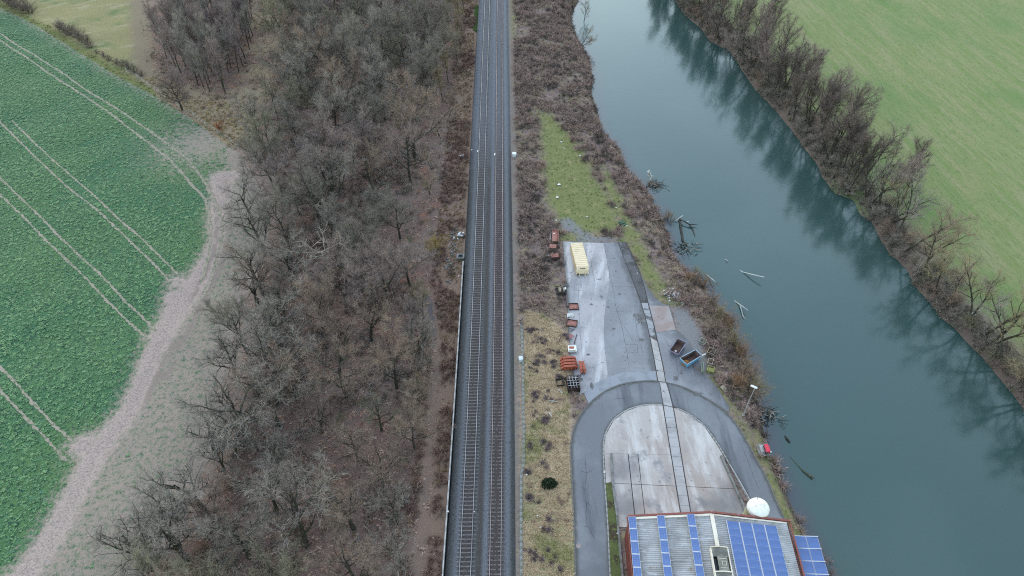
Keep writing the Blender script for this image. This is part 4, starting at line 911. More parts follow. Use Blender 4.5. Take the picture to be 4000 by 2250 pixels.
# far right bank
rR = random.Random(21)
RBd = dens(RBw, 1., False)
def bank_pts(line, step, off, rnd, y0=None, y1=None):
    L_ = dens(line, .5, False); d = 0; out = []; nxt = 0
    for a, b in zip(L_[:-1], L_[1:]):
        d += math.dist(a, b)
        if d > nxt:
            nxt = d + step * rnd.uniform(.6, 1.4); t = Vector((b[0] - a[0], b[1] - a[1])).normalized(); o_ = off * rnd.uniform(.5, 1.5)
            if (y0 is None or y0 < a[1]) and (y1 is None or a[1] < y1): out.append((a[0] - t.y * o_, a[1] + t.x * o_))
    return out
spec = [('bare_tree', 'lean')]
for x, y in bank_pts(RBw, 3.2, 1.7, rR, 30, 120) + bank_pts(RBw, 2.9, 2., rR, 120, 262) + bank_pts(RBw, 4., 6., rR, 120, 262):
    far = y > 120
    h = rR.uniform(11.5, 16.5) if far else rR.uniform(11.5, 16)
    if far: put_tree('riverside_tree', rR.choice(('slim%d', 'slim%d', 'lean%d')) % rR.randrange(4), x, y, h, rR.choice((T_BANK, T_BANK, T_DARK, T_PURP)), 'slender dark bare tree in the dense far row on the right river bank', 'tree', 'riverside trees of the far row', rnd=rR, wide=rR.uniform(.9, 1.35), tilt=(rR.gauss(0, .1), rR.gauss(-.08, .14)))
    elif rR.random() < .85: put_tree('riverside_tree', 'lean%d' % rR.randrange(4), x, y, h, rR.choice((T_GREY, T_BROWN, T_OLIVE)), 'open bare tree leaning at the water edge of the right bank', 'tree', 'leaning riverside trees of the near row', rnd=rR, tilt=(rR.gauss(0, .1), rR.gauss(.12, .18)))
for x, y in bank_pts(RBw, 2.2, 1.5, rR, 30, 255) + bank_pts(RBw, 3.6, 4.2, rR, 90, 255):
    put_tree('bank_shrub', rR.choice(('shrub%d', 'shrub%d', 'tall_shrub%d')) % rR.randrange(2), x, y, rR.uniform(1.6, 3.4), rR.choice((T_BROWN, T_DEEP, T_MOSS, T_GREY)), 'brownish twiggy shrub at the foot of the trees on the right river bank', 'shrub', 'shrubs on the right bank', rnd=rR, wide=1.15)
# left bank
hero(2275, 110, 'lean0', 9, T_GREY, 'bare tree on the left river bank at the top of the picture', .9)
hero(2235, 60, 'slim1', 9, T_BROWN, 'slender dark tree beside the left river bank, topmost one', 1.2)
put_tree('willow_tree', 'lean2', *GH(2262, 185)[:2], 6.5, T_RUST, 'crooked willow hanging out over the left side of the river near the top', 'tree', tilt=(0, .75), rz=.2, wide=1.15)
for (px, py, h, m, k) in ((2330, 500, 2.6, T_PINK, 'pinkish round bush at the left water edge, the upper of two'), (2415, 640, 2.4, T_PINK, 'pinkish bush at the left water edge, the lower of two'), (2540, 735, 2.6, T_RUST, 'rusty brown bush beside the pale broken stump'), (2610, 870, 2.8, T_RUST, 'rusty bush by the fallen trunk in the water')):
    hero(px, py, 'shrub%d' % (px % 4), h, m, k, 1., 'bank_bush', 'bush')
for i, (px, py, h) in enumerate(((2745, 1120, 3.0), (2775, 1190, 3.2), (2810, 1240, 3.6), (2845, 1290, 3.8), (2800, 1290, 2.8), (2865, 1350, 3.8), (2900, 1400, 3.6), (2915, 1470, 4.2), (2930, 1530, 4.4), (2880, 1510, 3.0), (2945, 1570, 3.4), (2720, 1080, 2.6), (2690, 1090, 2.0))):
    put_tree('bank_bush', 'tall_shrub%d' % (i % 2) if h > 3 else 'shrub%d' % (i % 4), *GH(px, py)[:2], h, (T_RUST, T_BROWN, T_OLIVE)[i % 3], 'tall tawny bush on the left bank between yard and river', 'bush', 'tawny bushes between yard and river', rnd=rR)
for i, (px, py, h) in enumerate(((3120, 2035, 1.6), (3175, 2140, 1.8), (3215, 2190, 1.7), (3245, 2260, 1.9), (3060, 1820, .8))):
    put_tree('bank_bush', 'shrub%d' % (i % 4), *GH(px, py)[:2], h, (T_PINK, T_PURP)[i % 2], 'purplish bush at the water edge beside the building', 'bush', 'purplish bushes beside the building', rnd=rR)
# hedge along the pasture
for i, (px, py, h) in enumerate(((20, 0, 3.), (45, 10, 3.4), (70, 26, 3.4), (95, 38, 3.2), (118, 52, 2.6), (235, 112, 2.), (255, 122, 2.2), (275, 134, 2.4), (296, 146, 2.4), (316, 158, 2.2), (336, 172, 2.), (354, 186, 1.6), (380, 208, 1.), (405, 222, 1.2), (430, 236, 1.2), (455, 248, 1.2), (480, 258, 1.6), (505, 270, 1.8), (530, 284, 1.6), (552, 296, 1.3))):
    put_tree('hedge_bush', 'shrub%d' % (i % 4), *GH(px, py)[:2], h * 1.35, (T_DARK, T_BANK)[i % 2], 'dark twiggy hedge bush between the crop field and the pasture', 'bush', 'hedge bushes along the pasture', rnd=rR, wide=1.2)
put_tree('rust_bush', 'shrub2', *GH(862, 500)[:2], 1.8, twig('orange', (.36, .13, .04), (.25, .09, .03)), 'orange-brown beech bush behind the field fence', 'bush', wide=1.3)
ev = thing('evergreen_bush', 'dark green round bush on the grass strip right of the tracks', 'bush', (*GH(2146, 1893)[:2], 0))
rs_ = np.random.RandomState(4); n = 2600; q = rs_.normal(0, 1, (n, 3)); q[:, 2] = np.abs(q[:, 2]); q /= np.linalg.norm(q, axis=1)[:, None]; q *= (.55 + .45 * rs_.rand(n, 1) ** .4) * np.array([1.15, .85, 1.2]) * (1 + .18 * np.sin(q[:, :1] * 9) * np.cos(q[:, 1:2] * 8))
tv = np.stack([q, q + rs_.normal(0, .1, (n, 3)), q + rs_.normal(0, .1, (n, 3))], 1).reshape(-1, 3)
link('foliage', tri_mesh('foliage', tv), mat('evergreen_leaf', (.018, .035, .014), .6, [dict(s=6, c=(.04, .06, .025), lo=.5, hi=.65)]), ev)
MB().tube([(0, 0, -.1), (0, 0, .8)], [.1, .05], 6).build('trunk', M_BARK, ev)

# ------------------------------------------------------------------ uncountable growth
def tiles(Pt, pos, rot, sc, zs=None):
    """copies of the triangle soup Pt (k,3) at POS"""
    n = len(pos); c, s = np.cos(rot)[:, None], np.sin(rot)[:, None]; sc = sc[:, None]; x, y, z = Pt[:, 0][None], Pt[:, 1][None], Pt[:, 2][None]
    V = np.stack([(x * c - y * s) * sc + pos[:, :1], (x * s + y * c) * sc + pos[:, 1:2], z * sc * (1 if zs is None else zs[:, None]) + pos[:, 2:3]], -1)
    return V.reshape(-1, 3)
def bramble(rs, n=16, L=1.1, w=.035):
    out = []
    for i in range(n):
        a = rs.rand() * 6.28; el = rs.uniform(.6, 1.45); p = np.array([rs.normal(0, .18), rs.normal(0, .18), 0]); d = np.array([math.cos(a) * math.cos(el), math.sin(a) * math.cos(el), math.sin(el)])
        l = L * rs.uniform(.5, 1.1) / 3; s = np.cross(d, [0, 0, 1.]); s = s / np.linalg.norm(s) * w / 2
        for j in range(3):
            q = p + d * l; out += [p - s, p + s, q]
            for k in range(2):
                e = d + rs.normal(0, .7, 3); out += [p + d * l * rs.rand(), p + d * l * .5 + rs.normal(0, .05, 3), q + e * .22]
            p = q; d = d + np.array([0, 0, -.35]) + rs.normal(0, .15, 3); d /= np.linalg.norm(d)
    return np.array(out)
def tuft(rs, n=14, L=.5, w=.05):
    out = []
    for i in range(n):
        a = rs.rand() * 6.28; r = rs.rand() * .15; p = np.array([math.cos(a) * r, math.sin(a) * r, 0]); b = a + rs.normal(0, .6); lean = rs.uniform(.2, .9)
        t = p + L * rs.uniform(.5, 1.1) * np.array([math.cos(b) * lean, math.sin(b) * lean, 1 - .5 * lean]); s = np.array([-math.sin(b), math.cos(b), 0]) * w / 2
        out += [p - s, p + s, t]
    return np.array(out)
def rosette(rs, n=5, L=.26, w=.16):
    out = []
    for i in range(n):
        a = i * 6.28 / n + rs.rand(); t = np.array([math.cos(a), math.sin(a), 0]); s = np.array([-t[1], t[0], 0]) * w / 2; z = rs.uniform(.02, .1)
        a0 = np.array([0, 0, .02]); m1 = t * L * .6 + s + [0, 0, z]; m2 = t * L * .6 - s + [0, 0, z]; e = t * L * rs.uniform(.8, 1.15) + [0, 0, z * .6]
        out += [a0, m2, m1, m1, m2, e]
    return np.array(out)
def grow(name, label, cat, poly, n, pf, m, seed, smin, smax, keep=None, nz=None, zs=None):
    rs = np.random.RandomState(seed); A = np.array(poly); P = rs.uniform(A.min(0), A.max(0), (n * 8, 2)); P = P[inside(P, poly)]
    if keep is not None: P = P[keep(P)]
    if nz:
        v = np.array([mnoise.noise((p[0] * nz[0], p[1] * nz[0], seed)) for p in P]); P = P[v > nz[1]]
    P = P[:n]; k = len(P) // 4 + 1; V = []
    for i in range(4):
        q = P[i * k:(i + 1) * k]
        if len(q): V.append(tiles(pf(rs), np.column_stack([q, H(q[:, 0], q[:, 1])]), rs.rand(len(q)) * 6.28, rs.uniform(smin, smax, len(q))))
    o = link(name, tri_mesh(name, np.concatenate(V)), m); return tag(o, label, cat, kind='stuff')
YARDS = [px_poly(YL + [(2270, 1600), (2330, 1560), (2400, 1530), (2500, 1500), (2600, 1500)] + KO_R[1:] + RE[::-1] + [(2414, 947)]), px_poly([(2228, 1500)] + KO[4:-1] + [(3200, 2400), (2250, 2400)])]
def off_yard(P):
    k = np.ones(len(P), bool)
    for y in YARDS: k &= sdf(P, y) > .3
    return k
ngreen = pmin(GREENP); nstraw = pmin(STRAWP); ngrav = pmin(GRAVP)
inriver = lambda P: sdf(P, RIVER) > .4
BRZ = [(float(xm(Y)) + 6.1, Y) for Y in np.arange(60, 300, 6.)] + [(p[0], p[1]) for p in LBw if p[1] > 60]
BRZ = [(float(xm(Y)) + 6.1, Y) for Y in np.arange(YB, YT - 10, 6.)] + [(p[0], p[1]) for p in LBw if YB < p[1] < YT]
vnoise = lambda P, f, sd: np.array([mnoise.noise((p[0] * f, p[1] * f, sd)) + .5 * mnoise.noise((p[0] * f * 2.3, p[1] * f * 2.3, sd + 5)) for p in P])
keepb = lambda P: off_yard(P) & (ngreen(P) + 3.2 * vnoise(P, .3, 4.) > .3) & (nstraw(P) > .5) & (ngrav(P) > .3)
grow('bramble_thicket', 'purple-brown bramble thicket between the tracks, the clearing and the river', 'bramble', BRZ, 3300, lambda rs: bramble(rs, 16, 1.1), T_PINK, 1, .6, 1.35, keepb, (.16, -.12))
grow('dark_bramble', 'dark leafless bramble patches on the verge right of the tracks', 'bramble', BRZ, 1500, lambda rs: bramble(rs, 16, 1.0), T_DARK, 2, .5, 1.2, keepb, (.2, .02))  # bramble plants with darker twigs of their own
grow('reed_grass', 'dry pale reeds and grass among the brambles on the verge', 'grass', BRZ, 8000, lambda rs: tuft(rs, 14, .9, .06), mat('reed', (.44, .34, .24), .9, [dict(s=.2, c=(.3, .2, .16), lo=.45, hi=.65)]), 3, .5, 1.4, keepb, (.12, -.1))
grow('olive_weeds', 'olive weeds and moss between the brambles of the verge', 'weeds', BRZ, 3500, lambda rs: tuft(rs, 12, .4, .08), mat('olive_weed', (.22, .21, .09), .9, [dict(s=.3, c=(.16, .18, .06), lo=.45, hi=.6)]), 31, .5, 1.4, keepb, (.14, .05))
grow('verge_grass', 'straw-coloured long grass on the strip between tracks and loop road', 'grass', STRAWP[0], 5200, lambda rs: tuft(rs, 12, .4, .06), mat('straw', (.62, .47, .3), .9, [dict(s=.13, c=(.37, .35, .15), lo=.5, hi=.64, det=5), dict(s=.4, c=(.35, .24, .18), lo=.56, hi=.66, det=4)]), 4, .6, 1.4, off_yard)
grow('clearing_grass', 'green grass of the clearing and the river bank', 'grass', BRZ, 2600, lambda rs: tuft(rs, 10, .25, .06), mat('green_blade', (.15, .2, .065), .9, [dict(s=.25, c=(.27, .23, .12), lo=.45, hi=.62, det=4)]), 5, .6, 1.4, lambda P: off_yard(P) & (ngreen(P) + 2.5 * vnoise(P, .3, 4.) < .3) & inriver(P))
bp = [(2075, 1290), (2110, 1330), (2090, 1420), (2085, 1440), (2110, 1400), (2080, 1545), (2140, 1560), (2085, 1610), (2125, 1650), (2150, 1735), (2080, 1740), (2130, 1810), (2060, 1850), (2075, 1950), (2110, 2170), (2150, 2065), (2170, 2210), (2070, 2150), (2180, 1380), (2160, 1420), (2200, 1310), (2195, 1480)]
pos = []
rb = np.random.RandomState(9)
for p in bp:
    c = np.array(GH(*p)[:2])
    for k in range(rb.randint(3, 8)): pos.append(c + rb.normal(0, rb.uniform(.2, .8), 2))
pos = np.array(pos); pos = pos[off_yard(pos)]
o = link('bramble_tufts', tri_mesh('bramble_tufts', tiles(bramble(rb, 22, .6, .05), np.column_stack([pos, np.zeros(len(pos))]), rb.rand(len(pos)) * 6.28, rb.uniform(.35, 1.1, len(pos)))), twig('heather', (.2, .145, .15), (.12, .09, .09))); tag(o, 'dark bramble tufts dotted over the straw-coloured strip', 'bramble', kind='stuff')
WOODF = FLOOR
def awood(P):
    d = P[:, 0] - xm(P[:, 1]); return (seg_dist(P, PATHw, False) > 1.3) & (d < -6) & (seg_dist(P, FEw, False) > 3.)
grow('woodland_undergrowth', 'leafless brown undergrowth and saplings on the floor of the wood', 'undergrowth', WOOD, 2300, lambda rs: bramble(rs, 16, 1.3, .03), T_BROWN, 11, .5, 1.4, awood, (.1, -.1))
grow('woodland_brush', 'grey brushwood under the trees of the wood', 'undergrowth', WOOD, 1300, lambda rs: bramble(rs, 16, 1.5, .03), T_GREY, 12, .5, 1.5, awood, (.13, .0))
grow('stand_brush', 'brown brushwood and saplings in the stand and along the wood edge', 'undergrowth', FLOOR, 2600, lambda rs: bramble(rs, 16, .9, .03), T_BROWN, 19, .4, 1.2, lambda P: awood(P) & (seg_dist(P, FEw, False) > 2.) & (seg_dist(P, MLd, False) > 1.5), (.22, .0))
grow('moss_tufts', 'olive moss and grass tufts on the floor of the wood', 'grass', FLOOR, 3000, lambda rs: tuft(rs, 12, .35, .08), mat('moss_tuft', (.17, .16, .07), .95), 20, .5, 1.3, awood, (.2, .1))
grow('dead_leaves', 'drifts of fallen red-brown leaves on the floor of the wood', 'leaves', FLOOR, 9000, lambda rs: rosette(rs, 6, .5, .18), mat('dead_leaf', (.3, .175, .12), .9, [dict(s=1.5, c=(.42, .31, .25), lo=.45, hi=.6), dict(s=2.3, c=(.13, .07, .05), lo=.52, hi=.62)]), 23, .6, 1.6, lambda P: (P[:, 0] - xm(P[:, 1]) < -6.5))
LV = [(float(xm(Y)) - 5.4, Y) for Y in np.arange(30, 300, 6.)] + [(float(xm(Y)) - 11., Y) for Y in np.arange(300, 30, -6.)]
grow('track_side_brambles', 'red-brown brambles on the slope left of the tracks', 'bramble', LV, 1500, lambda rs: bramble(rs, 16, .9, .035), mat('bramble_red', (.29, .185, .145), .95, [dict(s=.6, c=(.19, .12, .095), lo=.45, hi=.65)]), 13, .4, 1.1, lambda P: (seg_dist(P, PATHw, False) > 1.), (.12, -.08))
grow('track_side_grass', 'tan dry grass along the left foot of the ballast', 'grass', LV, 4200, lambda rs: tuft(rs, 14, .55, .06), mat('tan_grass', (.33, .24, .13), .95, [dict(s=.5, c=(.22, .15, .09), lo=.45, hi=.65)]), 14, .6, 1.3, lambda P: (seg_dist(P, PATHw, False) > .9), (.14, -.15))
RBZ = [(p[0] - .2, p[1]) for p in RBw if YB < p[1] < YT] + [(p[0] + (8. if p[1] > 120 else 4.2), p[1] + 1.) for p in RBw[::-1] if YB < p[1] < YT]
grow('bank_scrub', 'brown dead scrub and brambles on the right river bank under the trees', 'scrub', RBZ, 3600, lambda rs: bramble(rs, 16, 1.1, .035), T_DEEP, 21, .4, 1.0, None, (.15, -.2))
grow('bank_litter_grass', 'pale dead grass on the right river bank', 'grass', RBZ, 2500, lambda rs: tuft(rs, 12, .5, .06), mat('bank_grass', (.3, .25, .17), .95, [dict(s=.4, c=(.17, .19, .08), lo=.45, hi=.62, det=4)]), 22, .6, 1.4)
GSL = W([(1855, 20), (1880, 20), (1872, 130), (1848, 120)])
grow('ballast_grass', 'fresh green grass at the left ballast foot in the far part', 'grass', GSL, 500, lambda rs: tuft(rs, 12, .4, .08), mat('fresh_grass', (.13, .22, .06), .9), 41, .6, 1.3)
PSC = W([(560, 310), (640, 370), (760, 455), (880, 550), (960, 590), (1000, 480), (960, 400), (800, 400), (700, 340), (620, 290)])
grow('field_edge_grass', 'tawny rank grass along the hedge and fence of the field', 'grass', PSC + [], 900, lambda rs: tuft(rs, 14, .5, .06), mat('tawny', (.38, .28, .13), .95), 15, .6, 1.4)
HB = [(p[0], p[1] - .2) for p in HLw] + [(p[0] + 1.2, p[1] + 2.4) for p in HLw[::-1]]
grow('hedge_bank_grass', 'pale dry grass along the bank between crop and pasture', 'grass', HB, 3200, lambda rs: tuft(rs, 14, .7, .07), mat('pale_grass', (.4, .32, .18), .95, [dict(s=.3, c=(.2, .2, .08), lo=.45, hi=.6)]), 16, .6, 1.4)
# crop rosettes and fallen leaves
def crop_ok(P):
    ok = bare_d(P) > -.3 + np.random.RandomState(2).rand(len(P)) * 3.; d = thin_f(P); ok &= d < .15 + np.random.RandomState(3).rand(len(P)) ** 1.5 * .72
    for t in TRAMw: ok &= seg_dist(P, t, False) > .42
    return ok
CROPV = [p for p in FIELD if p[1] > 0]
CROPV = W([(-60, 20), (0, 31), (93, 72), (222, 150), (362, 238), (481, 310), (621, 383), (750, 466), (880, 564), (932, 595), (1000, 720), (1010, 850), (990, 1000), (930, 1120), (880, 1240), (860, 1450), (800, 1720), (660, 2000), (480, 2300), (-80, 2320)])
grow('crop_plants', 'young dark green rape plants covering the field', 'crop', CROPV, 17000, lambda rs: rosette(rs, 5), mat('crop_leaf', (.075, .185, .07), .6, [dict(s=1.3, c=(.18, .31, .13), lo=.48, hi=.6, det=4, rg=.7), dict(s=2.1, c=(.015, .06, .035), lo=.52, hi=.6, rg=.7)]), 17, .8, 1.9, crop_ok)

# ------------------------------------------------------------------ things in the yard
M_YEL = mat('pale_yellow_paint', (.78, .64, .43), .6, [dict(s=.7, c=(.7, .56, .36), lo=.45, hi=.65), dict(s=2.2, c=(.4, .27, .12), lo=.68, hi=.78, det=4)])
M_RUST = mat('rust_plate', (.2, .085, .065), .85, [dict(s=1.2, c=(.13, .055, .045), lo=.45, hi=.65), dict(s=5, c=(.27, .13, .095), lo=.55, hi=.7)])
M_RUSTP = mat('rust_pinkish', (.33, .15, .12), .85, [dict(s=1.2, c=(.22, .09, .07), lo=.45, hi=.65), dict(s=4, c=(.4, .22, .18), lo=.55, hi=.7)])
M_RUSTD = mat('rust_dark', (.05, .03, .027), .9, [dict(s=2, c=(.09, .05, .04), lo=.5, hi=.7)])
M_ORANGE = mat('orange_paint', (.36, .095, .055), .6, [dict(s=1., c=(.27, .068, .042), lo=.45, hi=.65), dict(s=6, c=(.58, .2, .1), lo=.62, hi=.72)])
M_BLUE = mat('blue_paint', (.16, .42, .62), .6, [dict(s=1.3, c=(.1, .3, .48), lo=.45, hi=.62), dict(s=2.4, c=(.2, .1, .06), lo=.66, hi=.72, det=5)])
M_BLUEG = mat('worn_blue_paint', (.2, .21, .3), .7, [dict(s=1.6, c=(.16, .12, .15), lo=.48, hi=.62, det=5), dict(s=4, c=(.1, .06, .05), lo=.62, hi=.7)])
M_SKIPIN = mat('skip_inside', (.15, .095, .08), .9, [dict(s=1.2, c=(.09, .06, .052), lo=.45, hi=.65, det=4)])
M_BLACK = mat('black_steel', (.02, .02, .024), .7, [dict(s=3, c=(.05, .03, .025), lo=.55, hi=.7)])
M_WHITE = mat('white_paint', (.75, .75, .74), .6, [dict(s=2, c=(.55, .55, .53), lo=.55, hi=.7)])
M_WOOD = mat('grey_wood', (.36, .31, .22), .9, [dict(s=2, c=(.22, .19, .13), lo=.45, hi=.65)])
M_MOSSW = mat('mossy_wood', (.3, .3, .1), .9, [dict(s=2.5, c=(.16, .15, .06), lo=.45, hi=.65)])
M_GALV = mat('galvanised', (.45, .46, .47), .5, [dict(s=2, c=(.36, .37, .38), lo=.45, hi=.65)], metallic=.3)
M_PLAST = mat('white_plastic', (.72, .73, .73), .5, [dict(s=3, c=(.6, .6, .58), lo=.5, hi=.7)])
def frame_of(a, b):            # place and heading of a thing lying along a->b
    return ((a[0] + b[0]) / 2, (a[1] + b[1]) / 2), math.atan2(b[1] - a[1], b[0] - a[0])
# yellow container
a, b = G(2252, 949, 2.1), G(2276, 1042, 2.1); (cx, cy), rz = frame_of(a, b); L_ = math.dist(a, b)
t = thing('roll_off_container', 'pale yellow closed roll-off container on the concrete yard', 'container', (cx, cy, .06), rz)
Wd = 2.35; mb = MB()
prof = [(-L_ / 2, .25), (L_ / 2, .25), (L_ / 2 + .35, .5), (L_ / 2 + .35, 1.45), (L_ / 2, 2.05), (-L_ / 2, 2.05)]
for s in (-1, 1): mb.face([(x, s * Wd / 2, z) for x, z in prof][::-s])
for i in range(6):
    p, q = prof[i], prof[(i + 1) % 6]; mb.face([(p[0], -Wd / 2, p[1]), (p[0], Wd / 2, p[1]), (q[0], Wd / 2, q[1]), (q[0], -Wd / 2, q[1])][::-1])
mb.build('body', M_YEL, t)
for i in range(13): MB().box((-L_ / 2 + .3 + i * (L_ - .5) / 12, 0, 2.08), (.1, Wd - .1, .05)).build('lid_rib', M_YEL, t)
for s in (-1, 1):
    for i in range(11): MB().box((-L_ / 2 + .35 + i * (L_ - .7) / 10, s * (Wd / 2 + .04), 1.15), (.12, .1, 1.7)).build('side_rib', M_YEL, t)
    MB().box((.1, s * .55, .14), (L_ + .9, .12, .22)).build('runner', M_YEL, t); MB().tube([(L_ / 2 + .5, s * .55 - .12, .14), (L_ / 2 + .5, s * .55 + .12, .14)], .12, 10).build('roller', M_YEL, t)
    MB().bar((L_ / 2 + .4, s * .55, .3), (L_ / 2 + .12, s * .55, 1.9), .12, .1).build('front_post', M_YEL, t)
MB().box((L_ / 2 + .38, -.85, .55), (.06, .35, .22)).build('rust_mark', M_RUSTD, t); MB().bar((L_ / 2 + .2, -.5, 1.75), (L_ / 2 + .2, .5, 1.75), .1).build('hook_bar', M_RUST, t)

def open_tray(label, px, w, l, rz, h=.3, z=.08, m=M_RUSTP, me_=M_RUSTD, name='rust_tray'):
    t = thing(name, label, 'tray', (*G(*px, z), z), rz)
    MB().box((0, 0, .04), (w, l, .06)).build('floor', m, t)
    for s in (-1, 1): MB().box((s * w / 2, 0, h / 2), (.07, l + .07, h)).build('rim', me_, t); MB().box((0, s * l / 2, h / 2 + .002), (w - .07, .07, h)).build('rim', me_, t)
    return t
t = open_tray('upper rusty steel tray on the yard edge, next to the brown pipe', (2240, 1199), 1.75, 1.5, R(3), .24)
t = open_tray('lower rusty steel tray on the yard edge, tilted, below the white slatted pallet', (2234, 1264), 1.8, 1.55, R(-13), .24)
# long rusted trough and the two plate stacks in the brambles
t = thing('rusty_trough', 'long rusty red trough body in the brambles, uppermost of the scrap', 'trough', (*G(2169, 925, .6), 0), R(-3))
mb = MB(); mb.box((-.16, 0, .85), (1.05, 3.4, .08)); mb.bar((.37, -1.7, .85), (.37, 1.7, .85), .1, .35); mb.bar((.62, -1.7, .95), (.62, 1.7, .95), .1, .12); mb.box((.5, 0, .7), (.3, 3.4, .05)); mb.box((0, 1.72, .9), (1.35, .08, .3)); mb.build('body', M_RUSTP, t)
for y in (-1.4, 1.4): MB().box((0, y, .4), (1.1, .12, .8)).build('support', M_RUSTD, t)
MB().box((-.25, .7, .92), (.32, .25, .05)).build('paper', M_WHITE, t); MB().box((0, -1.72, .5), (1.1, .06, .6)).build('end_plate', mat('dark_green_paint', (.03, .05, .025), .7), t)
MB().bar((-1.05, -1., .5), (-1.05, 1.2, .55), .12).build('side_bar', M_DRIFT, t)
t = thing('steel_plate_stack', 'stack of bent rusty plates in the brambles, middle of the scrap row', 'scrap', (*G(2165, 962, .4), 0), R(-18))
for i in range(4): MB().box((.12 * (3 - i) - .2, -.1 * i, .12 + i * .17), (1.75 - .12 * i, 1.25, .06), R(7 * i - 8)).build('plate', M_RUSTP if i == 3 else M_RUSTD, t)
t = thing('crumpled_plate_stack', 'light rusty torn plate on top of a scrap stack, lowest of the scrap row', 'scrap', (*G(2166, 1000, .4), 0), R(4))
mb = MB(); mb.face([(-.75, -.75, .72), (.85, -.55, .6), (.75, .6, .72), (-.8, .55, .6)]); mb.face([(-.75, -.75, .66), (-.8, .55, .54), (.75, .6, .66), (.85, -.55, .54)]); mb.build('plate', M_RUSTP, t)
for i in range(3): MB().box((.15, -.2, .1 + i * .16), (1.6, 1.2, .07), R(5 * i)).build('plate', M_RUSTD, t)
MB().bar((-1.4, .25, .45), (-.7, .2, .5), .1).build('bar', M_WHITE, t); MB().bar((-1.5, -.9, .1), (.8, -1.1, .12), .12).build('beam', M_RUSTD, t)
# cart with boxes, pipe, pallets
t = thing('scrap_cart', 'dark cart frame with pale boxes parked in the brambles left of the pipe', 'cart', (*G(2193, 1137, .4), 0), R(2))
MB().box((0, 0, .42), (1.9, 1.2, .1)).build('deck', M_BLACK, t)
for x, y in ((-.75, -.72), (.7, -.72), (-.75, .72), (.7, .72)): MB().tube([(x, y - .1, .28), (x, y + .1, .28)], .28, 14).build('wheel', M_BLACK, t)
MB().box((-.3, .05, .68), (.45, .85, .4)).build('box', M_WOOD, t); MB().box((.5, .1, .66), (.3, .7, .34)).build('box', M_DEAD, t); MB().box((.75, .35, .7), (.25, .4, .3)).build('box', M_WHITE, t)
t = thing('steel_pipe', 'long brown steel pipe lying along the left edge of the yard', 'pipe', (*G(2215, 1168, .2), .22), R(1))
MB().tube([(0, -1.95, 0), (0, 1.95, 0)], .2, 12).build('pipe', mat('brown_pipe', (.12, .1, .105), .7), t)
t = thing('slatted_pallet', 'broken white slatted pallet between the two rusty trays', 'pallet', (*G(2227, 1232, .1), .07), R(4))
for i in range(6): MB().box((-.5 + i * .21, .05 * ((i * 7) % 3 - 1), .12), (.12, 1.0 - .12 * (i % 3), .03), R((i * 5) % 7 - 3)).build('slat', M_WHITE, t)
for y in (-.35, .35): MB().box((.05, y, .05), (1.2, .1, .09)).build('bearer', M_WOOD, t)
t = thing('board_stack', 'stack of white boards with an orange patch beside the orange steel panels', 'boards', (*G(2235, 1365, .3), .06), R(0))
for i in range(4): MB().box((.02 * (i % 2), .02 * i, .14 + i * .1), (1.45, 1.35, .09), R(i * 1.2 - 2)).build('board', M_WHITE if i else M_BLACK, t)
MB().box((-.1, .22, .51), (.85, .5, .03)).build('orange_sheet', M_ORANGE, t); MB().box((0, -.45, .5), (1.2, .2, .04)).build('board', M_WOOD, t)
for x in (-.5, .5): MB().box((x, 0, .05), (.12, 1.3, .09)).build('bearer', M_BLACK, t)
t = thing('steel_bar', 'dark thin steel bar lying on the yard above the white boards', 'bar', (0, 0, 0)); a, b = G(2253, 1308), G(2242, 1345)
MB().bar((*a, .12), (*b, .16), .1, .1).build('bar', M_RUSTD, t)
t = thing('steel_rod', 'thin grey rod lying on the concrete below the white boards', 'rod'); a, b = G(2228, 1378), G(2256, 1387); MB().bar((*a, .1), (*b, .1), .07).build('rod', M_GALV, t)
t = thing('paving_sheet', 'reddish sheet lying flat between steel bar and lower rusty tray', 'sheet', (*G(2229, 1314), .09), R(40)); MB().box((0, 0, 0), (1.0, .9, .03)).build('sheet', mat('red_sheet', (.3, .15, .14), .9), t)
# orange steel panels: trough sections with bent ends
def orange_panel(label, px, z, rz, L_, grp):
    t = thing('orange_steel_panel', label, 'steel panel', (*G(*px, z + .6), z), rz, grp)
    h, e = 1.0, .45; prof = [(-L_ / 2 - e, .55), (-L_ / 2, h), (L_ / 2, h), (L_ / 2 + e, .5)]; mb = MB(); w = .42
    for p, q in zip(prof[:-1], prof[1:]): mb.bar((p[0], 0, p[1]), (q[0], 0, q[1]), w, .07)
    mb.build('top_plate', M_ORANGE, t); mb = MB()
    mb.face([(-L_ / 2 - e, -.04, .52), (-L_ / 2 - e, -.04, .05), (L_ / 2 + e, -.04, .05), (L_ / 2 + e, -.04, .47), (L_ / 2, -.04, h - .04), (-L_ / 2, -.04, h - .04)][::-1]); mb.face([(-L_ / 2 - e, .04, .52), (-L_ / 2 - e, .04, .05), (L_ / 2 + e, .04, .05), (L_ / 2 + e, .04, .47), (L_ / 2, .04, h - .04), (-L_ / 2, .04, h - .04)]); mb.build('web', M_ORANGE, t)
    for i in range(4):
        x = -L_ / 2 + .1 + i * (L_ - .2) / 3; mb = MB(); mb.face([(x - .13, -.05, .1), (x + .13, -.05, .1), (x + .26, -.21, h - .06), (x - .26, -.21, h - .06)]); mb.face([(x - .13, -.3, .1), (x + .13, -.3, .1), (x + .22, -.22, h - .06), (x - .22, -.22, h - .06)]); mb.build('gusset', M_ORANGE, t)
    return t
nm_ = ('rearmost', 'second', 'third', 'foremost')
for i in range(4): orange_panel('orange steel panel lying crosswise, %s of the four beside the black cage' % nm_[i], (2219 + i * 2, 1402 + i * 11.), .08, R(5), 1.9, 'orange steel panels')
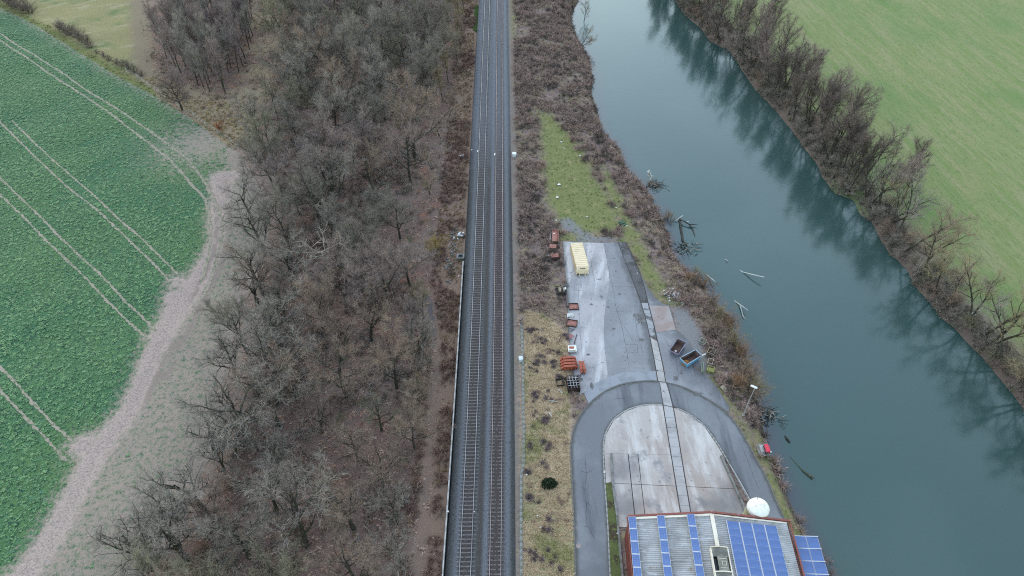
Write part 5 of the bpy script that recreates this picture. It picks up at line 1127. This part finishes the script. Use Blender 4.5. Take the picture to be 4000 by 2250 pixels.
for i in range(2): orange_panel('orange steel panel lying lengthwise, %s of the pair right of the crosswise panels' % ('left one', 'right one')[i], (2267 + i * 12, 1432), .06, R(97 if i else 95), 1.7, 'orange steel panels')
# black cage
t = thing('steel_cage', 'black open steel lattice cage in front of the orange panels', 'cage', (*G(2238, 1500, .7), .06), R(5)); Wc, Lc, Hc = 1.95, 2.6, 1.25
for z in (.1, .5, .9, Hc):
    for s in (-1, 1): MB().box((s * Wc / 2, 0, z), (.07, Lc, .08)).build('rail', M_RUSTD, t); MB().box((0, s * Lc / 2, z + .003), (Wc, .07, .08)).build('rail', M_RUSTD if s < 0 else M_BLACK, t)
for i in range(1, 4): MB().box((-Wc / 2 + i * Wc / 4, 0, Hc + .01), (.05, Lc, .05)).build('grid_bar', M_GALV, t)
for i in range(1, 5): MB().box((0, -Lc / 2 + i * Lc / 5, Hc + .05), (Wc, .05, .03)).build('grid_bar', M_GALV, t)
for x in (-1, 1):
    for y in (-1, 1): MB().box((x * Wc / 2, y * Lc / 2, Hc / 2), (.09, .09, Hc + .06)).build('post', M_BLACK, t)
MB().box((0, 0, .04), (Wc, Lc, .04)).build('floor', M_BLACK, t)
for i in range(9): MB().box((-Wc / 2 + .1 + i * .22, 0, .55), (.03, Lc - .1, .85)).build('inner_plate', M_BLACK, t)
t = thing('weedy_crate', 'collapsed overgrown wooden crate in the straw grass left of the cage', 'crate', (*G(2187, 1495, .2), 0), R(8))
for x in (-.6, .6): MB().box((x, 0, .25), (.06, 1.3, .45)).build('side', M_WETWOOD, t)
for y in (-.65, .65): MB().box((0, y, .25), (1.2, .06, .45)).build('side', M_WETWOOD, t)
for i, (px, py, px2, py2, m_) in enumerate(((2180, 1522, 2197, 1538, M_DRIFT), (2143, 1565, 2178, 1573, M_DRIFT), (2143, 1612, 2155, 1630, M_DRIFT), (2237, 1533, 2247, 1541, M_WOOD))):
    t = thing('timber_piece', ('grey plank in the grass left of the cage', 'pale thin post lying on the straw strip, upper one', 'short pale stick lying on the straw strip, lower one', 'short board beside the front corner of the cage')[i], 'timber'); a, b = G(px, py), G(px2, py2); MB().bar((*a, .12), (*b, .2), .14, .1).build('plank', m_, t)

# skips
def skip(label, c4, h, m, m2, arms=False):
    P = [Vector((*G(*p, h), 0)) for p in c4]; c = sum(P, Vector()) / 4; t = thing('skip', label, 'skip', (c.x, c.y, .06))
    T = [p - c for p in P]; B = [p * .82 for p in T]
    for i in range(4):
        j = (i + 1) % 4; mo, mi_ = MB(), MB(); k = .05
        mo.face([(B[i].x, B[i].y, .0), (B[j].x, B[j].y, .0), (T[j].x, T[j].y, h), (T[i].x, T[i].y, h)]); mi_.face([(T[i].x * .96, T[i].y * .96, h), (T[j].x * .96, T[j].y * .96, h), (B[j].x * .96, B[j].y * .96, .06), (B[i].x * .96, B[i].y * .96, .06)])
        w = mo.build('side', m, t); mi_.build('inner_face', M_SKIPIN, w)
        MB().bar((T[i].x, T[i].y, h), (T[j].x, T[j].y, h), .13, .1).build('rim', m2, t)
    mf = MB(); mf.face([(p.x * .96, p.y * .96, .06) for p in B]); mf.build('floor', M_SKIPIN, t)
    for i in range(4):
        a, b = T[i], T[(i + 1) % 4]
        if (b - a).length > 2.2:
            for f in (.3, .7):
                q = a.lerp(b, f); MB().tube([(q.x, q.y, .7), (q.x * 1.06, q.y * 1.06, .7)], .07, 8).build('lug', m2, t)
    return t, T
t1, T1 = skip('smaller skip with worn grey-blue paint and empty rusty inside', [(2614, 1369), (2650, 1386), (2681, 1339), (2647, 1323)], 1.0, M_BLUEG, M_BLUEG)
t2, T2 = skip('larger bright blue skip with an orange rusty heap inside', [(2655, 1399), (2683, 1425), (2741, 1390), (2717, 1367)], 1.15, M_BLUE, mat('skip_rim_blue', (.26, .36, .44), .6, [dict(s=2., c=(.2, .16, .14), lo=.5, hi=.65)]))
q = T2[2]; MB().bar((q.x, q.y, 1.15), (q.x + .75, q.y + .35, 1.25), .22, .1).build('tow_lip', M_DRIFT, t2)
mb = MB(); mb.lathe([(.01, .62), (.25, .58), (.5, .4), (.7, .12), (.74, .0)], 14); o = mb.build('rusty_heap', mat('orange_rust', (.32, .15, .045), .9, [dict(s=3, c=(.16, .07, .025), lo=.45, hi=.65)]), None, True); o.location = (t2.location.x + (T2[0].x + T2[1].x) * .28, t2.location.y + (T2[0].y + T2[1].y) * .28, .13)
tag(o, 'orange-brown rusty heap lying in the blue skip', 'scrap heap')
mb = MB(); mb.lathe([(.01, .3), (.3, .26), (.62, .06), (.64, .0)], 14); o = mb.build('rubble_heap', M_SKIPIN, None, True); o.location = (t1.location.x + (T1[0].x + T1[1].x) * .22, t1.location.y + (T1[0].y + T1[1].y) * .22, .13); tag(o, 'flat dark rubble heap in the grey-blue skip', 'scrap heap')
MB().lathe([(.01, .12), (.16, .08), (.2, 0)], 10).build('white_bag', M_PLAST).location = (t1.location.x + (T1[0].x + T1[1].x) * .2, t1.location.y + (T1[0].y + T1[1].y) * .2, .42)
tag(bpy.data.objects['white_bag'], 'small white bag on the rubble in the grey-blue skip', 'bag')
# wooden lattice crates by the bank
def crate(label, px, w, l, h, rz, m, slats=True, post=False, floor=None, name='lattice_crate'):
    t = thing(name, label, 'crate', (*G(*px, .2), float(H(*G(*px, .2))[0])), rz)
    for x in (-1, 1):
        for y in (-1, 1): MB().box((x * w / 2, y * l / 2, h / 2), (.1, .1, h)).build('post', m, t)
    for z in (.12, h - .05):
        for s in (-1, 1): MB().box((s * w / 2, 0, z), (.075, l, .09)).build('rail', m, t); MB().box((0, s * l / 2, z + .003), (w, .075, .09)).build('rail', m, t)
    if slats:
        for s in (-1, 1):
            for i in range(4): MB().bar((s * (w / 2 + .02), -l / 2 + i * l / 4, .15), (s * (w / 2 + .02), -l / 2 + (i + 1) * l / 4, h - .1), .05).build('slat', m, t)
    if floor: MB().box((0, 0, .3), (w - .1, l - .1, .3)).build('fill', floor, t)
    if post: MB().bar((0, l / 2, .3), (.0, l / 2 + .5, h + .9), .1).build('strut', m, t)
    return t
M_GREENW = mat('greenish_wood', (.27, .31, .25), .9, [dict(s=2, c=(.18, .2, .15), lo=.45, hi=.65)])
crate('greenish open crate frame, topmost of those by the bank', (2745, 1337), 1.0, 1.0, .7, R(-32), M_GREENW)
crate('pale wooden crate with an upright strut, right of the blue skip', (2777, 1380), 1.15, 1.25, .9, R(-30), M_WOOD, True, True)
crate('small open wooden frame between the strut crate and the mossy crate', (2773, 1420), .8, 1.1, .9, R(-22), M_DEAD, False)
crate('mossy yellow-green filled crate, lowest of those by the bank', (2775, 1447), 1.1, 1.0, .75, R(-20), M_MOSSW, False, False, M_MOSSW)
crate('whitish toothed rack standing right beside the blue skip', (2743, 1440), .3, 1.75, .8, R(-8), M_GREENW)
t = thing('concrete_slab_piece', 'pale concrete plate leaning on the bank below the crates', 'slab', (*G(2832, 1520, .3), float(H(*G(2832, 1520, .3))[0]) + .25), R(-55)); MB().box((0, 0, 0), (1.5, .8, .12), M=Matrix.Rotation(R(12), 4, 'Y')).build('plate', M_WOOD, t)
# rubble pile
rr = random.Random(3); cx, cy = G(2628, 1155); t = thing('stone_pile', 'heap of whitish broken stones on the grass beside the river bushes', 'stone pile', (cx, cy, 0))
for i in range(46):
    s = rr.uniform(.14, .34); x, y = rr.gauss(0, .75), rr.gauss(0, 1.0); MB().box((0, 0, 0), (s, s * rr.uniform(.6, 1.2), s * .7), rr.uniform(0, 3), taper=.7).build('stone', M_CONCW, t).location = (x, y, .1 + .35 * max(0, 1 - math.hypot(x, y) / 1.4))

# lamp
bx, by = G(2903, 1622); t = thing('street_lamp', 'grey street lamp with white head beside the river', 'street lamp', (bx, by, 0), R(0))
MB().tube([(0, 0, 0), (.03, 0, 3.5), (.1, -.1, 7.3)], [.085, .07, .05], 10).build('pole', M_GALV, t); MB().box((0, 0, .06), (.4, .4, .12)).build('base', M_CONC, t)
hd = MB(); hd.box((0, 0, 0), (1.05, .36, .14), taper=.8); hd.box((.28, 0, -.05), (.3, .26, .1)); o = hd.build('head', M_PLAST, t); o.location = (-.02, .05, 7.38); o.rotation_euler = (0, R(-4), R(-35))
# red pump cover with its pad
cx, cy = G(2983, 1757, 0); t = thing('concrete_pad', 'small grey concrete pad on the grass at the water edge', 'pad', (cx, cy, 0), R(2)); MB().box((-.05, 0, .04), (1.9, 2.1, .1)).build('pad', M_CONCD, t); MB().box((-.1, .1, .13), (.9, 1.3, .08)).build('plinth', M_CONC, t)
cx, cy = G(2996, 1753, .6); t = thing('pump_housing', 'red angular pump housing with black legs on the pad by the water', 'pump housing', (cx, cy, 0), R(2))
t.scale = (.82, .82, .9)
M_RED = mat('red_paint', (.62, .045, .075), .5)
mb = MB(); mb.prism([(-.38, -.8), (.35, -.75), (.42, 0), (.3, .85), (-.38, .8)], .75, .95); mb.build('cover', M_RED, t); MB().box((.3, -.35, .55), (.1, .9, .5)).build('panel', M_RED, t)
for y in (-.7, -.25, .2, .65): MB().box((-.4, y, .45), (.12, .1, .72)).build('leg', M_BLACK, t)
MB().tube([(.45, -.55, .4), (.85, -.35, .2)], .14, 10).build('outlet_pipe', mat('pale_blue', (.55, .65, .7), .5), t)

# railway furniture
def box_thing(name, label, cat, px, d, m, z=0., rz=0., lid=None, hz=None):
    t = thing(name, label, cat, (*G(*px, z), hz if hz is not None else float(H(*G(*px, z))[0])), rz); MB().box((0, 0, d[2] / 2), d).build('cabinet', m, t); MB().box((0, 0, d[2] + .03), (d[0] + .08, d[1] + .08, .06)).build('lid', lid or m, t); return t
box_thing('signal_cabinet', 'white square signal cabinet right of the tracks in the far part', 'cabinet', (2009, 606), (.85, .9, .8), M_PLAST, .3)
box_thing('cable_cabinet', 'small pale cabinet standing on the cable trough', 'cabinet', (2034, 1404), (.6, .75, .7), mat('pale_cabinet', (.6, .63, .66), .6), .3)
box_thing('cable_hatch', 'left one of two grey concrete hatches in the brambles left of the tracks', 'hatch', (1799, 603), (.36, .85, .3), M_CONCW, 0)
box_thing('cable_hatch', 'right one of two grey concrete hatches in the brambles left of the tracks', 'hatch', (1807, 601), (.36, .85, .3), M_CONCW, 0)
box_thing('axle_counter', 'pale sensor box beside the outer left rail', 'sensor', (1866, 592), (.2, .6, .18), M_CONCW, .8, hz=.72)
box_thing('axle_counter', 'white sensor box between the two tracks', 'sensor', (1932.5, 605), (.2, .65, .22), M_PLAST, .8, hz=.72)
t = thing('marker_post', 'short pale marker post at the left ballast foot', 'post', (*G(1843, 589, .4), -.2)); MB().tube([(0, 0, 0), (0, 0, .9)], .08, 8).build('post', M_CONCW, t); MB().box((0, 0, .93), (.25, .2, .08)).build('cap', M_CONCW, t)
t = thing('manhole', 'square mossy manhole frame with dark opening at the top end of the track wall', 'manhole', (*G(1799, 1003), -.25)); 
for s in (-1, 1): MB().box((s * .6, 0, .3), (.35, 1.5, .35)).build('frame', M_CONCD, t); MB().box((0, s * .6, .302), (.85, .3, .35)).build('frame', M_CONCD, t)
MB().box((0, 0, .2), (.8, .85, .1)).build('opening', M_BLACK, t)
# fence
fp = [GH(x, y)[:2] for x, y in ((498, 285), (540, 308), (580, 338), (640, 378), (698, 418), (758, 456), (805, 493), (854, 526), (903, 557), (935, 585))]
t = thing('field_fence', 'wire fence on grey posts along the field edge below the lone tree', 'fence')
for x, y in fp: MB().tube([(x, y, float(H(x, y)[0]) - .1), (x, y, float(H(x, y)[0]) + 1.45)], .075, 6).build('post', M_DRIFT, t)
for a, b in zip(fp[:-1], fp[1:]):
    for z in (.5, 1.0, 1.35): MB().bar((*a, float(H(*a)[0]) + z), (*b, float(H(*b)[0]) + z), .015).build('wire', M_GALV, t)

# ------------------------------------------------------------------ driftwood in the river
def log(name, label, pts, rad, m, cat='driftwood', side=()):
    t = thing(name, label, cat); P = [(*G(x, y, WATER), z) for x, y, z in pts]
    P = [(*G(x, y, z), z) for x, y, z in pts]; MB().tube(P, rad, 7).build('log', m, t)
    for s_, r_ in side: MB().tube([(*G(x, y, z), z) for x, y, z in s_], r_, 6).build('branch', m, t)
    return t
W0 = WATER
log('fallen_branch', 'pale straight branch rising out of the river, furthest from the bank', [(2885, 1052, W0 - .1), (2902, 1063, W0 + .05), (2945, 1074, W0 + .75), (2985, 1083, W0 + 1.25)], [.06, .1, .11, .09], M_DRIFT)
log('fallen_branch', 'forked pale branch rising out of the river near the tawny bushes', [(2865, 1172, W0 - .1), (2877, 1181, W0 + .05), (2900, 1197, W0 + .6), (2922, 1212, W0 + .8)], [.06, .1, .1, .06], M_DRIFT,
    side=[([(2892, 1192, W0 + .4), (2897, 1215, W0 + .3), (2903, 1236, W0 + .25), (2911, 1248, W0 + .1)], [.07, .08, .07, .04])])
log('fallen_branch', 'short pale branch in the water close to the left bank bushes', [(2760, 1070, W0 - .1), (2768, 1080, W0 + .1), (2782, 1091, W0 + .7), (2794, 1101, W0 + .95)], [.06, .1, .1, .06], M_DRIFT)
log('fallen_branch', 'tiny white branch tip sticking out of the river', [(2830, 1012, W0 - .1), (2836, 1015, W0 + .1), (2844, 1020, W0 + .35)], [.05, .07, .06], M_DRIFT)
log('sunken_trunk', 'dark fallen trunk in the river with arms and a pale branch at its end', [(2668, 943, W0 + .1), (2663, 910, W0 + .15), (2658, 880, W0 + .2), (2655, 852, W0 + .3)], [.2, .24, .24, .2], M_WETWOOD,
    side=[([(2657, 858, W0 + .4), (2672, 864, W0 + .7), (2690, 875, W0 + .5), (2705, 893, W0 + .1), (2715, 925, W0 + .0)], [.16, .14, .13, .14, .07]), ([(2693, 876, W0 + .4), (2710, 877, W0 + .4), (2727, 878, W0 + .5)], [.12, .1, .04])])
log('fallen_branch', 'white stick lying across the end of the sunken trunk', [(2641, 861, W0 + .35), (2667, 842, W0 + .6)], [.08, .1], M_DRIFT)
log('floating_log', 'long dark log floating in the river beside the grass bank', [(3082, 1780, W0), (3120, 1822, W0 + .03), (3140, 1843, W0 + .05), (3176, 1868, W0 + .1)], [.035, .06, .14, .26], mat('wet_moss_wood', (.05, .055, .03), .6, [dict(s=3, c=(.12, .12, .08), lo=.5, hi=.7)]))
log('floating_log', 'short dark log with a fork floating below the driftwood', [(3065, 1702, W0), (3075, 1715, W0 + .1), (3086, 1728, W0 + .12)], [.1, .2, .12], M_WETWOOD)
log('broken_stump', 'pale broken stump leaning over the water with dark splintered top', [(2536, 710, W0 + .2), (2543, 695, W0 + 1.), (2541, 680, W0 + 1.9), (2536, 672, W0 + 2.4)], [.2, .18, .22, .24], M_DRIFT,
    side=[([(2543, 686, W0 + 1.6), (2556, 689, W0 + 1.5)], [.13, .05]), ([(2534, 684, W0 + 1.7), (2531, 672, W0 + 2.4), (2539, 664, W0 + 2.9)], [.2, .26, .12]), ([(2533, 692, W0 + 1.2), (2532, 682, W0 + 1.8)], [.12, .22])])
rg = random.Random(12)
def debris(label, px, n, r, L_):
    cx, cy = G(*px, W0); t = thing('driftwood_pile', label, 'driftwood', (cx, cy, W0))
    for i in range(n):
        a = rg.uniform(0, 6.28); x, y = rg.gauss(0, r), rg.gauss(0, r); l = L_ * rg.uniform(.4, 1.2)
        MB().tube([(x, y, rg.uniform(0, .4)), (x + math.cos(a) * l, y + math.sin(a) * l, rg.uniform(.1, .7))], [.07, .03], 5).build('stick', rg.choice((M_WETWOOD, M_WETWOOD, M_DEAD, M_BARK)), t)
debris('dark driftwood pile against the bank below the street lamp', (2998, 1628), 60, 1.0, 1.6)
debris('brush pile around the pale broken stump in the river', (2562, 725), 45, .8, 1.3)
debris('twiggy flotsam at the foot of the sunken trunk', (2680, 970), 45, 1.0, 1.5)
# litter and odd white things
lit = [((2192, 556), .3, 'on the upper end of the clearing'), ((2203, 581), .22, 'on the clearing, second from the top'), ((2265, 610), .25, 'on the right side of the clearing'), ((2184, 722), .45, 'crumpled on the left side of the clearing'), ((2177, 772), .4, 'bluish, at the left edge of the clearing'), ((2292, 849), .2, 'on the lower clearing'), ((2407, 813), .2, 'on the right grass lane'), ((2543, 832), .5, 'long, under the bank bushes'), ((2448, 884), .25, 'by the green scraps'), ((2687, 867), .25, 'floating on the river'), ((2172, 862), .25, 'at the gravel corner'), ((2057, 1855), .2, 'on the straw strip beside the trough'), ((2100, 2016), .18, 'on the straw strip near the bottom'), ((2112, 2062), .2, 'on the straw strip at the bottom'), ((1854, 2010), .15, 'on the left ballast'), ((1793, 1080), .2, 'beside the track wall'), ((1751, 2012), .2, 'on the ballast under the track wall'), ((2360, 1846), .2, 'on the inner kerb'), ((2413, 2085), .22, 'on the left low wall')]
for i, (p, s, w) in enumerate(lit):
    z = W0 + .02 if 'river' in w else None; x, y = G(*p, W0) if z else GH(*p)[:2]; z = float(H(x, y)[0]) + .08 if z is None else z
    if 'ballast' in w: z = .75
    mb = MB(); rq = random.Random(i); k = [(math.cos(t) * s * rq.uniform(.6, 1.1), math.sin(t) * s * rq.uniform(.5, 1.), rq.uniform(.0, .1)) for t in np.linspace(0, 5.4, 7)]
    for a, b in zip(k, k[1:] + k[:1]): mb.face([(0, 0, .16), a, b])
    o = mb.build('litter', M_PLAST); o.location = (x, y, z); tag(o, 'piece of white litter ' + w, 'litter', 'pieces of white litter')
x, y = GH(1607, 333)[:2]; t = thing('plastic_tarpaulin', 'curved white plastic sheet lying in the far wood', 'plastic sheet', (x, y, float(H(x, y)[0])), R(10)); mb = MB()
for i in range(8):
    a, b = i / 8, (i + 1) / 8; f = lambda u: (1.1 * math.sin(u * 2.6) - .3, -1.6 + 3.2 * u)
    p, q = f(a), f(b); mb.face([(p[0], p[1], .6), (q[0], q[1], .6), (q[0] + .5, q[1], .95), (p[0] + .5, p[1], .95)][::-1]); mb.face([(p[0], p[1], .6), (p[0] + .15, p[1], .0), (q[0] + .15, q[1], .0), (q[0], q[1], .6)][::-1])
mb.build('sheet', M_PLAST, t); MB().tube([(-1.6, -1.5, .3), (-.5, -1.7, .4)], .3, 9).build('roll', M_WHITE, t)
x, y = GH(3792, 1232)[:2]; t = thing('sheet_metal_box', 'bent white metal sheet on the far bank under the leaning trees', 'metal sheet', (x, y, float(H(x, y)[0]) + .1), R(35)); MB().box((.2, 0, .35), (.5, 1.2, .05), M=Matrix.Rotation(R(-30), 4, 'Y')).build('panel', M_PLAST, t); MB().box((-.35, 0, .2), (.5, 1.1, .05), M=Matrix.Rotation(R(25), 4, 'Y')).build('panel', M_GALV, t)
x, y = G(3437, -14, 0); t = thing('feed_trough', 'round white trough on the meadow at the upper edge of the picture', 'trough', (x, y, 0)); MB().lathe([(1.95, 0), (2.1, .55), (2.05, .75), (1.4, 1.0), (.7, 1.12), (.01, 1.15)], 28).build('shell', M_PLAST, t, True)
x, y = GH(1797, 925)[:2]; t = thing('rubbish_heap', 'bluish rubbish heap on stones left of the ballast', 'rubbish', (x, y, float(H(x, y)[0])))
for i in range(14): MB().box((rr.gauss(0, .5), rr.gauss(0, .7), rr.uniform(.1, .5)), (rr.uniform(.2, .6), rr.uniform(.2, .6), rr.uniform(.05, .3)), rr.uniform(0, 3)).build('scrap', rr.choice((mat('pale_blue', (.55, .65, .7), .5), M_WHITE, M_BLACK, M_CONC)), t)
cl = W([(1775, 890), (1768, 930), (1772, 970), (1760, 1010), (1755, 1060), (1750, 1110)])
t = thing('stone_ditch', 'row of rough stones lining the ditch beside the track wall', 'stones')
for i in range(70):
    u = rr.random() * (len(cl) - 1); k = int(u); f = u - k; x = cl[k][0] + (cl[k + 1][0] - cl[k][0]) * f + rr.gauss(0, .5); y = cl[k][1] + (cl[k + 1][1] - cl[k][1]) * f; s = rr.uniform(.25, .6)
    MB().box((0, 0, 0), (s, s * .8, s * .7), rr.uniform(0, 3), taper=.7).build('stone', M_CONCD, t).location = (x, y, float(H(x, y)[0]) + s * .2)
for i, (px, py) in enumerate(((2425, 868), (2432, 872), (2437, 880))):
    x, y = G(px, py); o = MB().box((0, 0, .1), (1.3, .35, .12), R(12 + i * 9)).build('green_scrap', mat('green_plastic', (.03, .1, .055), .5)); o.location = (x, y, 0); tag(o, ('upper', 'middle', 'lower')[i] + ' one of three dark green plastic strips in the grass of the clearing', 'plastic strip', 'green plastic strips')
x, y = GH(2251, 2147)[:2]; o = MB().lathe([(.01, .0), (.33, .0), (.36, -.01)], 20).build('manhole_cover', M_REDSLAB); o.location = (*G(2260, 2133), .085); tag(o, 'round manhole cover in the left lane of the loop road', 'manhole cover')

# ------------------------------------------------------------------ a label of its own for every tree and shrub
ORD = ['', 'nearest', 'second nearest', 'third nearest', 'fourth nearest', 'fifth nearest', 'sixth nearest', 'seventh nearest', 'eighth nearest', 'ninth nearest', 'tenth nearest', 'eleventh nearest', 'twelfth nearest']
_t = 'thirteenth fourteenth fifteenth sixteenth seventeenth eighteenth nineteenth twentieth'.split()
ORD += [w + ' nearest' for w in _t] + ['twenty-%s nearest' % w for w in 'first second third fourth fifth sixth seventh eighth ninth'.split()] + ['thirtieth nearest'] + ['thirty-%s nearest' % w for w in 'first second third fourth fifth sixth seventh eighth ninth'.split()]
def name_each(groups_, marks, what):
    for g in groups_:
        by = {}
        for o in [o for o in COL.objects if o.get('group') == g]:
            d = [(math.hypot(o.location.x - x, o.location.y - y), nm) for nm, (x, y) in marks]; k = min(d); by.setdefault(k[1], []).append((k[0], o))
        for nm, L_ in by.items():
            for i, (d, o) in enumerate(sorted(L_, key=lambda q: q[0])): o['label'] = '%s, %s to %s' % (what[g], ORD[min(i + 1, len(ORD) - 1)], nm)
mk = lambda L_: [(n, GH(*p)[:2]) for n, p in L_]
WM = mk([('the bleached dead tree', (1300, 1130)), ('the white plastic sheet', (1607, 333)), ('the golden bush', (1705, 980)), ('the straw-coloured bush', (1640, 1160)), ('the field track bend', (1010, 800)), ('the narrow neck of the field track', (980, 1300)),
    ('the bottom edge of the wood', (1100, 2200)), ('the bottom right corner of the wood', (1580, 2150)), ('the top edge between stand and tracks', (1350, 10)), ('the slender stand', (1120, 240)), ('the pair of grey hatches', (1700, 620)), ('the middle of the lower wood', (1250, 1650)), ('the field fence end', (1000, 600)), ('the centre of the far wood', (1400, 420)), ('the upper left corner of the wood', (1150, 60)), ('the upper right part of the wood', (1520, 120)), ('the far wood right of the domed tree', (1330, 230)), ('the wood below the slender stand', (1150, 560)), ('the ditch left of the tracks', (1560, 560)), ('the lower stretch of the path', (1600, 1700)), ('the field edge in the lower left', (850, 1950)), ('the upper middle of the wood', (1350, 750))])
name_each([groups[k][0] for k in 'nmf'], WM, {groups['n'][0]: 'gnarled brown bare tree', groups['m'][0]: 'twiggy grey-brown bare tree', groups['f'][0]: 'domed dark bare tree'})
SM = mk([('the lone tree at the field', (712, 430)), ('the pasture side', (640, 150)), ('the top of the stand', (820, 40)), ('the gap towards the wood', (1000, 180)), ('the middle of the stand', (820, 220))])
name_each(['slender trees of the stand beside the pasture'], SM, {'slender trees of the stand beside the pasture': 'slender upright purple-brown bare tree'})
OM = mk([('the white plastic sheet', (1607, 333)), ('the top edge', (1690, 0)), ('the grassy ballast edge', (1800, 150)), ('the grey hatches', (1740, 480))])
name_each(['slender trees along the far tracks', 'small trees between wood and tracks'], OM + mk([('the golden bush', (1705, 980)), ('the straw-coloured bush', (1640, 1160)), ('the lower path', (1650, 1550))]), {'slender trees along the far tracks': 'slender olive-brown tree by the far tracks', 'small trees between wood and tracks': 'small thin bare tree left of the tracks'})
BM = mk([('the top edge of the picture', (2680, 10)), ('the bank opposite the crooked willow', (2860, 190)), ('the bank opposite the pinkish bushes', (3060, 450)), ('the bank opposite the broken stump', (3235, 690)), ('the bank opposite the sunken trunk', (3400, 860)), ('the bank opposite the pale branches', (3580, 1100)), ('the bent white metal sheet', (3792, 1232)), ('the right edge of the picture', (3980, 1520))])
name_each(['riverside trees of the far row', 'leaning riverside trees of the near row', 'shrubs on the right bank'], BM, {'riverside trees of the far row': 'dark feathery bare tree', 'leaning riverside trees of the near row': 'open leaning bare tree', 'shrubs on the right bank': 'brown twiggy bank shrub'})
LM = mk([('the street lamp', (2903, 1622)), ('the blue skip', (2700, 1400)), ('the white stone heap', (2628, 1155)), ('the forked pale branch', (2870, 1200))])
name_each(['tawny bushes between yard and river'], LM, {'tawny bushes between yard and river': 'tall tawny bush on the left bank'})
name_each(['purplish bushes beside the building'], mk([('the red pump housing', (2996, 1753)), ('the bottom edge', (3240, 2250))]), {'purplish bushes beside the building': 'purplish water-edge bush'})
name_each(['hedge bushes along the pasture'], mk([('the top left corner', (20, 0)), ('the middle of the hedge', (290, 142)), ('the slender stand', (560, 300))]), {'hedge bushes along the pasture': 'dark twiggy hedge bush by the crop field'})
